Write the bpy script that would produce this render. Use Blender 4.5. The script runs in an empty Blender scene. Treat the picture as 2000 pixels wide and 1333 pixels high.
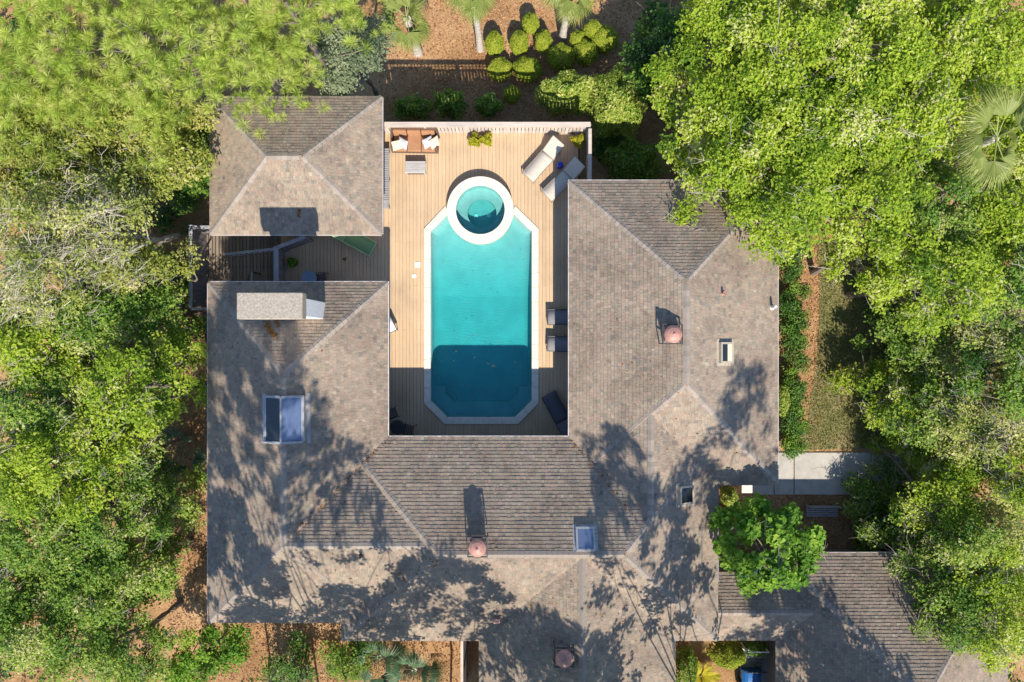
import bpy, math, random
import numpy as np
from mathutils import Vector, Matrix

# ------------------------------------------------------------------ camera, sky, sun
SC = bpy.context.scene
COL = SC.collection
H = 29.6                      # camera height above the pool deck (z = 0)
FPX = 1333.33                 # focal length in photograph pixels (2000 wide)
GZ = -3.4                     # garden level below the raised deck

cam_d = bpy.data.cameras.new("camera")
cam_d.lens = 24.0
cam_d.sensor_width = 36.0
cam_d.clip_start = 0.1
cam_d.clip_end = 1500.0
cam = bpy.data.objects.new("camera", cam_d)
COL.objects.link(cam)
cam.location = (0, 0, H)
cam.rotation_euler = (0, 0, 0)
SC.camera = cam

SUN = Vector((0.165, -0.98, 1.0)).normalized()
world = bpy.data.worlds.new("World")
SC.world = world
world.use_nodes = True
wn = world.node_tree
bg = wn.nodes["Background"]
sky = wn.nodes.new("ShaderNodeTexSky")
sky.sky_type = 'NISHITA'
sky.sun_disc = False
sky.sun_elevation = math.asin(SUN.z)
sky.sun_rotation = math.atan2(SUN.x, SUN.y)
sky.altitude = 0.0
sky.air_density = 1.0
sky.dust_density = 0.3
sky.ozone_density = 5.0
wn.links.new(sky.outputs[0], bg.inputs[0])
bg.inputs[1].default_value = 0.145

sun_d = bpy.data.lights.new("sun", 'SUN')
sun_d.energy = 4.7
sun_d.angle = math.radians(0.6)
sun_d.color = (1.0, 0.93, 0.82)
sun = bpy.data.objects.new("sun", sun_d)
COL.objects.link(sun)
sun.rotation_euler = SUN.to_track_quat('Z', 'Y').to_euler()
sun.location = (10, -40, 60)

SC.view_settings.view_transform = 'Standard'
SC.view_settings.look = 'None'
SC.view_settings.exposure = 0.62
SC.view_settings.gamma = 1.0
SC.view_settings.use_curve_mapping = False

rng = np.random.default_rng(7)
R_ = random.Random(11)


def P(px, py, z=0.0):
    """Place of a photograph pixel on the level plane at height z."""
    k = (H - z) / FPX
    return Vector(((px - 1000.0) * k, (666.5 - py) * k, z))


# ------------------------------------------------------------------ materials
def new_mat(name):
    m = bpy.data.materials.new(name)
    m.use_nodes = True
    nt = m.node_tree
    b = nt.nodes["Principled BSDF"]
    return m, nt, b


def N(nt, t, **kw):
    n = nt.nodes.new(t)
    for k, v in kw.items():
        setattr(n, k, v)
    return n


def ramp(nt, stops, fac=None):
    r = nt.nodes.new("ShaderNodeValToRGB")
    els = r.color_ramp.elements
    while len(els) < len(stops):
        els.new(0.5)
    for e, (p, c) in zip(els, stops):
        e.position = p
        e.color = (c[0], c[1], c[2], 1)
    if fac is not None:
        nt.links.new(fac, r.inputs[0])
    return r


def noise(nt, scale, detail=3, rough=0.55, vec=None, dist=0.0):
    n = nt.nodes.new("ShaderNodeTexNoise")
    n.inputs["Scale"].default_value = scale
    n.inputs["Detail"].default_value = detail
    n.inputs["Roughness"].default_value = rough
    n.inputs["Distortion"].default_value = dist
    if vec is not None:
        nt.links.new(vec, n.inputs["Vector"])
    return n


def geo_pos(nt):
    return nt.nodes.new("ShaderNodeNewGeometry").outputs["Position"]


def mixc(nt, a, b, fac, mode='MIX'):
    m = nt.nodes.new("ShaderNodeMix")
    m.data_type = 'RGBA'
    m.blend_type = mode
    for s, v in ((m.inputs[0], fac), (m.inputs[6], a), (m.inputs[7], b)):
        if hasattr(v, "is_linked"):
            nt.links.new(v, s)
        elif isinstance(v, (int, float)):
            s.default_value = v
        else:
            s.default_value = (v[0], v[1], v[2], 1)
    return m.outputs[2]


def plain(name, col, rough=0.6, var=0.12, scale=6.0, metallic=0.0, bump=0.0, spec=0.4, rnd=0.0):
    m, nt, b = new_mat(name)
    n = noise(nt, scale, 4, 0.6, geo_pos(nt))
    lo = [c * (1 - var) for c in col]
    hi = [min(1, c * (1 + var)) for c in col]
    r = ramp(nt, [(0.3, lo), (0.7, hi)], n.outputs[0])
    out = r.outputs[0]
    if rnd:
        oi = nt.nodes.new("ShaderNodeObjectInfo")
        rr = ramp(nt, [(0, (1 - rnd,) * 3), (1, (1 + rnd,) * 3)], oi.outputs["Random"])
        out = mixc(nt, out, rr.outputs[0], 1.0, 'MULTIPLY')
    nt.links.new(out, b.inputs["Base Color"])
    b.inputs["Roughness"].default_value = rough
    b.inputs["Metallic"].default_value = metallic
    b.inputs["Specular IOR Level"].default_value = spec
    if bump:
        bp = nt.nodes.new("ShaderNodeBump")
        bp.inputs["Strength"].default_value = bump
        bp.inputs["Distance"].default_value = 0.02
        n2 = noise(nt, scale * 8, 3, 0.6, geo_pos(nt))
        nt.links.new(n2.outputs[0], bp.inputs["Height"])
        nt.links.new(bp.outputs[0], b.inputs["Normal"])
    return m


def wood_mat(name, c1, c2, along='Y', rnd=0.18, rough=0.75):
    """Weathered boards: streaks along the board, each board its own tone."""
    m, nt, b = new_mat(name)
    mp = nt.nodes.new("ShaderNodeMapping")
    sc = {'X': (0.7, 14, 14), 'Y': (14, 0.7, 14), 'Z': (14, 14, 0.7)}[along]
    mp.inputs["Scale"].default_value = sc
    nt.links.new(geo_pos(nt), mp.inputs[0])
    n = noise(nt, 1.6, 5, 0.65, mp.outputs[0])
    r = ramp(nt, [(0.28, c1), (0.72, c2)], n.outputs[0])
    n2 = noise(nt, 0.5, 4, 0.6, geo_pos(nt))
    r2 = ramp(nt, [(0.30, (0.80, 0.81, 0.83)), (0.50, (0.98, 0.98, 0.99)), (0.68, (1.06, 1.05, 1.04))], n2.outputs[0])
    o = mixc(nt, r.outputs[0], r2.outputs[0], 1.0, 'MULTIPLY')
    oi = nt.nodes.new("ShaderNodeObjectInfo")
    rr = ramp(nt, [(0, (1 - rnd, 1 - rnd * 1.05, 1 - rnd * 1.1)), (1, (1 + rnd * .5,) * 3)], oi.outputs["Random"])
    o = mixc(nt, o, rr.outputs[0], 1.0, 'MULTIPLY')
    nt.links.new(o, b.inputs["Base Color"])
    b.inputs["Roughness"].default_value = rough
    b.inputs["Specular IOR Level"].default_value = 0.25
    return m


LEAF_GAIN = {'bright_oak_leaf': (1.60, 1.52, 2.3), 'oak_leaf': (1.60, 1.52, 2.0), 'pine_needle': (1.95, 2.05, 2.6), 'maple_leaf': (1.6, 1.5, 1.8),
             'olive_oak_leaf': (1.5, 1.45, 1.5), 'grey_oak_leaf': (1.35, 1.38, 1.25), 'silver_leaf': (1.1, 1.12, 1.0), 'palm_leaf': (1.25, 1.35, 1.1),
             'variegated_leaf': (1.7, 1.7, 1.3), 'topiary_leaf': (1.95, 1.9, 1.8), 'deep_green_leaf': (1.75, 1.4, 0.9), 'shaded_palm_leaf': (1.0, 1.0, .9)}


def leaf_mat(name, stops, trans=0.35, gloss=0.25, tcol=(1.15, 1.1, 0.5)):
    """Leaves: colour by each leaf's own tint; part of the light passes through."""
    m = bpy.data.materials.new(name)
    m.use_nodes = True
    nt = m.node_tree
    nt.nodes.clear()
    out = nt.nodes.new("ShaderNodeOutputMaterial")
    at = nt.nodes.new("ShaderNodeAttribute")
    at.attribute_name = "tint"
    stops = [(p, tuple(min(0.62, c * k) for c, k in zip(col, LEAF_GAIN.get(name, (1.55, 1.5, 1.5))))) for p, col in stops]
    r = ramp(nt, stops, at.outputs["Fac"])
    pb = nt.nodes.new("ShaderNodeBsdfPrincipled")
    pb.inputs["Roughness"].default_value = 0.45
    pb.inputs["Specular IOR Level"].default_value = gloss
    nt.links.new(r.outputs[0], pb.inputs["Base Color"])
    tr = nt.nodes.new("ShaderNodeBsdfTranslucent")
    tc = mixc(nt, r.outputs[0], tcol, 1.0, 'MULTIPLY')
    nt.links.new(tc, tr.inputs[0])
    mx = nt.nodes.new("ShaderNodeMixShader")
    mx.inputs[0].default_value = trans
    nt.links.new(pb.outputs[0], mx.inputs[1])
    nt.links.new(tr.outputs[0], mx.inputs[2])
    nt.links.new(mx.outputs[0], out.inputs[0])
    return m


M = {}
M['deck'] = wood_mat("deck_wood", (0.50, 0.35, 0.21), (0.605, 0.435, 0.268), 'Y', 0.07)
M['deck_grey'] = wood_mat("old_deck_wood", (0.20, 0.155, 0.12), (0.33, 0.27, 0.21), 'Y', 0.25)
M['underdeck'] = plain("dark_underdeck_wood", (0.10, 0.075, 0.055), 0.9)  # wood under the deck, dark so the board gaps read as shade
M['fence'] = wood_mat("fence_wood", (0.46, 0.38, 0.31), (0.66, 0.57, 0.48), 'X', 0.14)
M['fence_v'] = wood_mat("fence_board_wood", (0.48, 0.41, 0.35), (0.68, 0.60, 0.53), 'Z', 0.14)
M['screen'] = wood_mat("grey_screen_wood", (0.22, 0.20, 0.20), (0.34, 0.32, 0.32), 'Z', 0.15)
M['screen_cap'] = wood_mat("grey_cap_wood", (0.30, 0.30, 0.31), (0.44, 0.44, 0.46), 'Y', 0.12)
M['siding'] = wood_mat("siding_wood", (0.20, 0.165, 0.135), (0.29, 0.245, 0.205), 'Z', 0.05)
M['fascia'] = plain("painted_fascia", (0.46, 0.40, 0.36), 0.6, 0.15, 2.0)
M['gutter'] = plain("painted_gutter", (0.56, 0.50, 0.47), 0.5, 0.18, 3.0)
M['gutter_dark'] = plain("grey_gutter", (0.20, 0.20, 0.22), 0.5, 0.15, 3.0)
M['coping'] = plain("cream_coping", (0.69, 0.62, 0.51), 0.7, 0.07, 5.0, rnd=0.05)
M['plaster'] = plain("pool_plaster", (0.43, 0.49, 0.47), 0.8, 0.10, 1.2)
M['spa_wall'] = plain("spa_wall_plaster", (0.60, 0.55, 0.48), 0.8, 0.1, 5)
M['spa_plaster'] = plain("spa_plaster", (0.42, 0.46, 0.43), 0.8, 0.10, 3)
M['white'] = plain("white_plastic", (0.82, 0.80, 0.76), 0.5, 0.04)
M['stucco'] = plain("chimney_stucco", (0.37, 0.315, 0.25), 0.95, 0.30, 14.0, bump=0.7)
M['stucco_white'] = plain("chimney_body_stucco", (0.82, 0.80, 0.77), 0.95, 0.08, 9.0, bump=0.5)
M['dark_metal'] = plain("dark_metal", (0.055, 0.052, 0.055), 0.45, 0.2)
M['frame_metal'] = plain("brown_frame_metal", (0.30, 0.24, 0.19), 0.5, 0.1)
M['copper'] = plain("copper_cap", (0.40, 0.20, 0.155), 0.5, 0.30, 7.0, spec=0.5)
M['flash'] = plain("lead_flashing", (0.30, 0.22, 0.19), 0.5, 0.2, 4.0)
M['alum'] = plain("skylight_frame_metal", (0.33, 0.335, 0.34), 0.45, 0.12)
M['tan_frame'] = plain("tan_frame_metal", (0.40, 0.34, 0.26), 0.45, 0.1)
M['sling'] = plain("cream_sling", (0.52, 0.46, 0.385), 0.85, 0.05, 20)
M['sling_grey'] = plain("grey_sling", (0.20, 0.19, 0.20), 0.85, 0.08, 20)
M['sling_dark'] = plain("charcoal_sling", (0.105, 0.105, 0.12), 0.85, 0.1, 20)
M['sling_green'] = plain("green_sling", (0.17, 0.31, 0.14), 0.85, 0.1, 20)
M['green_edge'] = plain("pale_green_piping", (0.45, 0.60, 0.30), 0.8, 0.1, 20)
M['wicker'] = plain("dark_wicker", (0.13, 0.085, 0.065), 0.8, 0.35, 40, bump=0.4)
M['cushion'] = plain("rust_cushion", (0.36, 0.185, 0.095), 0.9, 0.14, 8)
M['cream'] = plain("cream_cloth", (0.66, 0.54, 0.39), 0.9, 0.06, 10)
M['grey_cloth'] = plain("grey_cloth", (0.44, 0.44, 0.46), 0.9, 0.08, 10)
M['grey_wood'] = wood_mat("silvered_wood", (0.38, 0.36, 0.335), (0.54, 0.51, 0.475), 'X', 0.1)
M['bench_wood'] = wood_mat("grey_bench_wood", (0.25, 0.245, 0.25), (0.36, 0.355, 0.36), 'X', 0.1)
M['blue'] = plain("blue_glaze", (0.012, 0.03, 0.38), 0.15, 0.1, spec=0.6)
M['blue_top'] = plain("blue_grey_table", (0.19, 0.25, 0.34), 0.3, 0.1, spec=0.5)
M['terracotta'] = plain("terracotta", (0.42, 0.19, 0.10), 0.8, 0.15)
M['soil'] = plain("potting_soil", (0.06, 0.04, 0.03), 0.95, 0.3, 20)
M['towel'] = plain("white_towel", (0.76, 0.72, 0.70), 0.9, 0.05)
M['red'] = plain("red_stripe_cloth", (0.45, 0.05, 0.04), 0.9, 0.05)
M['bark'] = plain("oak_bark", (0.20, 0.165, 0.13), 0.95, 0.35, 5.0, bump=0.6)
M['pale_bark'] = plain("pale_twig_bark", (0.43, 0.385, 0.30), 0.95, 0.22, 5.0)
M['palm_bark'] = plain("palm_bark", (0.50, 0.45, 0.40), 0.95, 0.25, 7.0, bump=0.7)
M['concrete'] = plain("path_concrete", (0.42, 0.39, 0.345), 0.9, 0.14, 2.2, bump=0.15)
M['paver'] = plain("grey_paver", (0.20, 0.205, 0.21), 0.9, 0.15, 4.0, rnd=0.15)
M['car_blue'] = plain("blue_car_paint", (0.02, 0.12, 0.34), 0.15, 0.05, spec=0.6)
M['rubber'] = plain("black_rubber", (0.02, 0.02, 0.02), 0.8, 0.1)
M['seat'] = plain("grey_vinyl", (0.48, 0.47, 0.44), 0.6, 0.08)
M['slot_dark'] = plain("opening_shade", (0.03, 0.03, 0.03), 0.9, 0.1)  # near-black colour standing in for shade inside an opening

# glass panes
m, nt, b = new_mat("window_glass")
b.inputs["Base Color"].default_value = (0.018, 0.022, 0.026, 1)
b.inputs["Roughness"].default_value = 0.04
b.inputs["Specular IOR Level"].default_value = 0.5
M['glass'] = m
m, nt, b = new_mat("sky_reflection_glass")
n_ = noise(nt, 0.9, 3, 0.5, geo_pos(nt))
r_ = ramp(nt, [(0.3, (0.09, 0.13, 0.22)), (0.75, (0.13, 0.17, 0.26))], n_.outputs[0])  # blue of the reflected sky painted into the glass colour
nt.links.new(r_.outputs[0], b.inputs["Base Color"])
b.inputs["Roughness"].default_value = 0.12
b.inputs["Specular IOR Level"].default_value = 1.0
M['sky_tint_glass'] = m
m, nt, b = new_mat("clear_windscreen")
b.inputs["Base Color"].default_value = (0.55, 0.62, 0.60, 1)
b.inputs["Roughness"].default_value = 0.05
b.inputs["Transmission Weight"].default_value = 0.75
M['windscreen'] = m

# roof shingles: each shingle carries its own tone and hue
m, nt, b = new_mat("roof_shingle")
at = N(nt, "ShaderNodeAttribute"); at.attribute_name = "tint"
ah = N(nt, "ShaderNodeAttribute"); ah.attribute_name = "hue"
r1 = ramp(nt, [(0.0, (0.235, 0.206, 0.170)), (0.35, (0.322, 0.265, 0.198)), (0.65, (0.342, 0.252, 0.192)), (1.0, (0.385, 0.325, 0.245))], ah.outputs["Fac"])
r2 = ramp(nt, [(0.0, (0.84,) * 3), (1.0, (1.02,) * 3)], at.outputs["Fac"])
o = mixc(nt, r1.outputs[0], r2.outputs[0], 1.0, 'MULTIPLY')
n1 = noise(nt, 0.55, 5, 0.65, geo_pos(nt), 0.6)
r3 = ramp(nt, [(0.30, (0.72, 0.70, 0.70)), (0.55, (1.02, 1.01, 1.0)), (0.75, (1.10, 1.06, 1.0))], n1.outputs[0])
o = mixc(nt, o, r3.outputs[0], 1.0, 'MULTIPLY')
n5 = noise(nt, 2.6, 5, 0.7, geo_pos(nt), 1.2)
r5 = ramp(nt, [(0.32, (0.74, 0.73, 0.74)), (0.5, (1.0, 1.0, 1.0)), (0.72, (1.07, 1.06, 1.03))], n5.outputs[0])
o = mixc(nt, o, r5.outputs[0], 1.0, 'MULTIPLY')
n2 = noise(nt, 26, 3, 0.7, geo_pos(nt))
r4 = ramp(nt, [(0.3, (0.82,) * 3), (0.7, (1.12,) * 3)], n2.outputs[0])
o = mixc(nt, o, r4.outputs[0], 1.0, 'MULTIPLY')
nt.links.new(o, b.inputs["Base Color"])
b.inputs["Roughness"].default_value = 0.92
b.inputs["Specular IOR Level"].default_value = 0.2
M['shingle'] = m
m, nt, b = new_mat("ridge_shingle")
oi = N(nt, "ShaderNodeObjectInfo")
r1 = ramp(nt, [(0.0, (0.25, 0.21, 0.175)), (0.5, (0.30, 0.25, 0.205)), (1.0, (0.34, 0.285, 0.235))], oi.outputs["Random"])
n2 = noise(nt, 18, 3, 0.7, geo_pos(nt))
r4 = ramp(nt, [(0.3, (0.85,) * 3), (0.7, (1.1,) * 3)], n2.outputs[0])
o = mixc(nt, r1.outputs[0], r4.outputs[0], 1.0, 'MULTIPLY')
nt.links.new(o, b.inputs["Base Color"])
b.inputs["Roughness"].default_value = 0.92
b.inputs["Specular IOR Level"].default_value = 0.2
M['ridge'] = m
M['underlay'] = plain("roof_underlay", (0.10, 0.085, 0.075), 0.95, 0.2)

# garden floor: leaf mulch and pine straw
m, nt, b = new_mat("mulch_ground")
g = geo_pos(nt)
n1 = noise(nt, 0.35, 5, 0.6, g)
n2 = noise(nt, 11, 4, 0.7, g)
n3 = noise(nt, 55, 2, 0.7, g)
r1 = ramp(nt, [(0.3, (0.29, 0.165, 0.076)), (0.5, (0.48, 0.295, 0.145)), (0.72, (0.58, 0.395, 0.225))], n1.outputs[0])
r2 = ramp(nt, [(0.28, (0.55, 0.50, 0.46)), (0.72, (1.22, 1.2, 1.18))], n2.outputs[0])
r3 = ramp(nt, [(0.3, (0.62, 0.6, 0.58)), (0.7, (1.25, 1.24, 1.22))], n3.outputs[0])
o = mixc(nt, r1.outputs[0], r2.outputs[0], 1.0, 'MULTIPLY')
o = mixc(nt, o, r3.outputs[0], 1.0, 'MULTIPLY')
nt.links.new(o, b.inputs["Base Color"])
b.inputs["Roughness"].default_value = 0.95
b.inputs["Specular IOR Level"].default_value = 0.15
bp = N(nt, "ShaderNodeBump"); bp.inputs["Strength"].default_value = 0.6; bp.inputs["Distance"].default_value = 0.04
nt.links.new(n3.outputs[0], bp.inputs["Height"]); nt.links.new(bp.outputs[0], b.inputs["Normal"])
M['mulch'] = m
m, nt, b = new_mat("lawn_soil")
g = geo_pos(nt)
n1 = noise(nt, 0.9, 5, 0.6, g); n3 = noise(nt, 40, 3, 0.7, g)
r1 = ramp(nt, [(0.3, (0.13, 0.145, 0.055)), (0.5, (0.22, 0.20, 0.085)), (0.7, (0.33, 0.25, 0.14))], n1.outputs[0])
r3 = ramp(nt, [(0.3, (0.65,) * 3), (0.7, (1.2,) * 3)], n3.outputs[0])
o = mixc(nt, r1.outputs[0], r3.outputs[0], 1.0, 'MULTIPLY')
nt.links.new(o, b.inputs["Base Color"]); b.inputs["Roughness"].default_value = 0.95
M['lawn'] = m

# pool water: clear, faintly mirroring skin over a body that swallows red light
def water_mat(name, absorb, density):
    m = bpy.data.materials.new(name)
    m.use_nodes = True
    nt = m.node_tree
    nt.nodes.clear()
    out = nt.nodes.new("ShaderNodeOutputMaterial")
    tr = nt.nodes.new("ShaderNodeBsdfTransparent")
    gl = nt.nodes.new("ShaderNodeBsdfGlossy")
    gl.inputs["Roughness"].default_value = 0.03
    fr = nt.nodes.new("ShaderNodeFresnel")
    fr.inputs[0].default_value = 1.33
    g = geo_pos(nt)
    na = noise(nt, 5.0, 3, 0.6, g, 0.8)
    wv = nt.nodes.new("ShaderNodeTexWave")
    wv.wave_type = 'RINGS'
    wv.rings_direction = 'Z'
    wv.inputs["Scale"].default_value = 2.4
    wv.inputs["Distortion"].default_value = 7.0
    wv.inputs["Detail"].default_value = 2.0
    mp = nt.nodes.new("ShaderNodeMapping")
    mp.inputs["Location"].default_value = (1.38, -5.6, 0)
    nt.links.new(g, mp.inputs[0]); nt.links.new(mp.outputs[0], wv.inputs[0])
    ad = nt.nodes.new("ShaderNodeMath"); ad.operation = 'ADD'
    nt.links.new(na.outputs[0], ad.inputs[0]); nt.links.new(wv.outputs["Fac"], ad.inputs[1])
    bp = nt.nodes.new("ShaderNodeBump"); bp.inputs["Strength"].default_value = 0.08; bp.inputs["Distance"].default_value = 0.02
    nt.links.new(ad.outputs[0], bp.inputs["Height"])
    nt.links.new(bp.outputs[0], gl.inputs["Normal"]); nt.links.new(bp.outputs[0], fr.inputs["Normal"])
    mx = nt.nodes.new("ShaderNodeMixShader")
    nt.links.new(fr.outputs[0], mx.inputs[0]); nt.links.new(tr.outputs[0], mx.inputs[1]); nt.links.new(gl.outputs[0], mx.inputs[2])
    nt.links.new(mx.outputs[0], out.inputs["Surface"])
    va = nt.nodes.new("ShaderNodeVolumeAbsorption")
    va.inputs["Color"].default_value = (*absorb, 1)
    va.inputs["Density"].default_value = density
    nt.links.new(va.outputs[0], out.inputs["Volume"])
    return m


M['water'] = water_mat("pool_water", (0.08, 0.86, 0.88), 1.3)
M['water_spa'] = water_mat("spa_water", (0.06, 0.86, 0.87), 1.0)

# foliage colours (leaf tint 0..1 runs along each ramp)
LEAF = {
    'bright': leaf_mat("bright_oak_leaf", [(0, (0.066, 0.135, 0.010)), (0.45, (0.195, 0.285, 0.016)), (0.8, (0.295, 0.365, 0.026)), (1, (0.42, 0.43, 0.13))], 0.45, 0.12),
    'oak': leaf_mat("oak_leaf", [(0, (0.035, 0.095, 0.014)), (0.5, (0.120, 0.210, 0.024)), (0.85, (0.215, 0.285, 0.036)), (1, (0.34, 0.345, 0.13))], 0.40, 0.12),
    'olive': leaf_mat("olive_oak_leaf", [(0, (0.075, 0.110, 0.020)), (0.5, (0.205, 0.240, 0.040)), (0.85, (0.315, 0.320, 0.080)), (1, (0.45, 0.38, 0.18))], 0.38, 0.12),
    'grey': leaf_mat("grey_oak_leaf", [(0, (0.095, 0.130, 0.030)), (0.5, (0.23, 0.260, 0.060)), (0.85, (0.35, 0.345, 0.120)), (1, (0.47, 0.42, 0.22))], 0.36, 0.12),
    'deep': leaf_mat("deep_green_leaf", [(0, (0.014, 0.055, 0.012)), (0.6, (0.046, 0.130, 0.020)), (1, (0.105, 0.22, 0.030))], 0.30, 0.35),
    'maple': leaf_mat("maple_leaf", [(0, (0.042, 0.120, 0.012)), (0.6, (0.120, 0.240, 0.022)), (1, (0.25, 0.35, 0.045))], 0.45, 0.12),
    'silver': leaf_mat("silver_leaf", [(0, (0.07, 0.105, 0.065)), (0.5, (0.170, 0.205, 0.125)), (1, (0.28, 0.30, 0.20))], 0.25, 0.12),
    'pine': leaf_mat("pine_needle", [(0, (0.085, 0.120, 0.016)), (0.5, (0.235, 0.285, 0.040)), (1, (0.37, 0.385, 0.085))], 0.45, 0.12),
    'topiary': leaf_mat("topiary_leaf", [(0, (0.065, 0.105, 0.010)), (0.5, (0.165, 0.205, 0.020)), (1, (0.26, 0.265, 0.045))], 0.36, 0.12),
    'variegated': leaf_mat("variegated_leaf", [(0, (0.055, 0.105, 0.015)), (0.45, (0.14, 0.20, 0.034)), (0.75, (0.28, 0.295, 0.085)), (1, (0.42, 0.38, 0.20))], 0.33, 0.12),
    'palm': leaf_mat("palm_leaf", [(0, (0.07, 0.095, 0.018)), (0.5, (0.165, 0.19, 0.045)), (1, (0.27, 0.27, 0.10))], 0.32, 0.35),
    'shaded_palm': leaf_mat("shaded_palm_leaf", [(0, (0.03, 0.075, 0.035)), (0.5, (0.065, 0.125, 0.06)), (1, (0.12, 0.19, 0.09))], 0.2, 0.35),  # darker palm leaf with the shadow put into its colour
    'yellow': leaf_mat("yellow_plant_leaf", [(0, (0.09, 0.13, 0.010)), (0.5, (0.22, 0.24, 0.018)), (1, (0.38, 0.30, 0.024))], 0.33, 0.12),
    'litter': leaf_mat("dry_leaf", [(0, (0.10, 0.045, 0.022)), (0.5, (0.27, 0.13, 0.062)), (1, (0.40, 0.27, 0.165))], 0.1, 0.1),
    'rust': leaf_mat("rust_leaf", [(0, (0.11, 0.045, 0.012)), (0.6, (0.26, 0.11, 0.028)), (1, (0.33, 0.175, 0.05))], 0.1, 0.1),
    'grass': leaf_mat("grass_blade", [(0, (0.07, 0.10, 0.022)), (0.6, (0.17, 0.18, 0.050)), (1, (0.34, 0.29, 0.12))], 0.25, 0.1),
}

# ------------------------------------------------------------------ object helpers
def link(o, parent=None):
    COL.objects.link(o)
    if parent is not None:
        o.parent = parent
    return o


def tag(o, label=None, cat=None, group=None, kind=None):
    if label: o["label"] = label
    if cat: o["category"] = cat
    if group: o["group"] = group
    if kind: o["kind"] = kind
    return o


def thing(name, label, cat, loc=(0, 0, 0), rz=0.0, group=None):
    o = bpy.data.objects.new(name, None)
    o.empty_display_size = 0.2
    COL.objects.link(o)
    o.location = loc
    o.rotation_euler = (0, 0, rz)
    return tag(o, label, cat, group)


def copy_tree(o, parent=None):
    c = o.copy()
    COL.objects.link(c)
    c.parent = parent
    for ch in list(o.children):
        copy_tree(ch, c)
    return c


class MB:
    """Collects solids in one mesh."""
    def __init__(s):
        s.v, s.f = [], []

    def add(s, vs, fs):
        b = len(s.v)
        s.v += [tuple(p) for p in vs]
        s.f += [tuple(i + b for i in f) for f in fs]
        return s

    def box(s, c, d, rz=0.0, mat=None):
        x, y, z = d[0] / 2, d[1] / 2, d[2] / 2
        vs = [Vector((a * x, b_ * y, e * z)) for e in (-1, 1) for b_ in (-1, 1) for a in (-1, 1)]
        if mat is None:
            mat = Matrix.Rotation(rz, 3, 'Z')
        vs = [mat @ p + Vector(c) for p in vs]
        return s.add(vs, [(0, 2, 3, 1), (4, 5, 7, 6), (0, 1, 5, 4), (2, 6, 7, 3), (0, 4, 6, 2), (1, 3, 7, 5)])

    def span(s, a, b):
        a, b = Vector(a), Vector(b)
        return s.box((a + b) / 2, (abs(b.x - a.x), abs(b.y - a.y), abs(b.z - a.z)))

    def bar(s, a, b, w, h):
        """A rectangular bar from a to b."""
        a, b = Vector(a), Vector(b)
        d = (b - a)
        q = d.to_track_quat('X', 'Z').to_matrix()
        return s.box((a + b) / 2, (d.length, w, h), mat=q)

    def prism(s, pts, z0, z1):
        n = len(pts)
        vs = [(p[0], p[1], z0) for p in pts] + [(p[0], p[1], z1) for p in pts]
        fs = [tuple(range(n - 1, -1, -1)), tuple(range(n, 2 * n))]
        fs += [(i, (i + 1) % n, n + (i + 1) % n, n + i) for i in range(n)]
        return s.add(vs, fs)

    def tube(s, pts, rad, seg=6, cap=True):
        pts = [Vector(p) for p in pts]
        if not hasattr(rad, '__len__'):
            rad = [rad] * len(pts)
        vs, fs = [], []
        for i, p in enumerate(pts):
            d = (pts[min(i + 1, len(pts) - 1)] - pts[max(i - 1, 0)])
            if d.length < 1e-6:
                d = Vector((0, 0, 1))
            q = d.to_track_quat('Z', 'X').to_matrix()
            for k in range(seg):
                t = 2 * math.pi * k / seg
                vs.append(p + q @ Vector((math.cos(t) * rad[i], math.sin(t) * rad[i], 0)))
        for i in range(len(pts) - 1):
            for k in range(seg):
                fs.append((i * seg + k, i * seg + (k + 1) % seg, (i + 1) * seg + (k + 1) % seg, (i + 1) * seg + k))
        if cap:
            fs.append(tuple(range(seg - 1, -1, -1)))
            fs.append(tuple((len(pts) - 1) * seg + k for k in range(seg)))
        return s.add(vs, fs)

    def lathe(s, prof, c=(0, 0, 0), seg=20):
        """prof: list of (radius, z)."""
        vs, fs = [], []
        n = len(prof)
        for r, z in prof:
            for k in range(seg):
                t = 2 * math.pi * k / seg
                vs.append((c[0] + r * math.cos(t), c[1] + r * math.sin(t), c[2] + z))
        for i in range(n - 1):
            for k in range(seg):
                fs.append((i * seg + k, i * seg + (k + 1) % seg, (i + 1) * seg + (k + 1) % seg, (i + 1) * seg + k))
        fs.append(tuple(range(seg - 1, -1, -1)))
        fs.append(tuple((n - 1) * seg + k for k in range(seg)))
        return s.add(vs, fs)

    def mesh(s, name, mat):
        me = bpy.data.meshes.new(name)
        me.from_pydata(s.v, [], s.f)
        me.materials.append(mat)
        me.update()
        return me

    def build(s, name, mat, parent=None, bevel=0.0, smooth=False, kind=None):
        me = s.mesh(name, mat)
        if smooth:
            me.polygons.foreach_set("use_smooth", [True] * len(me.polygons))
        o = bpy.data.objects.new(name, me)
        link(o, parent)
        if bevel:
            bv = o.modifiers.new("bevel", 'BEVEL')
            bv.width = bevel
            bv.segments = 2
            bv.limit_method = 'ANGLE'
        if kind:
            o["kind"] = kind
        return o


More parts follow.
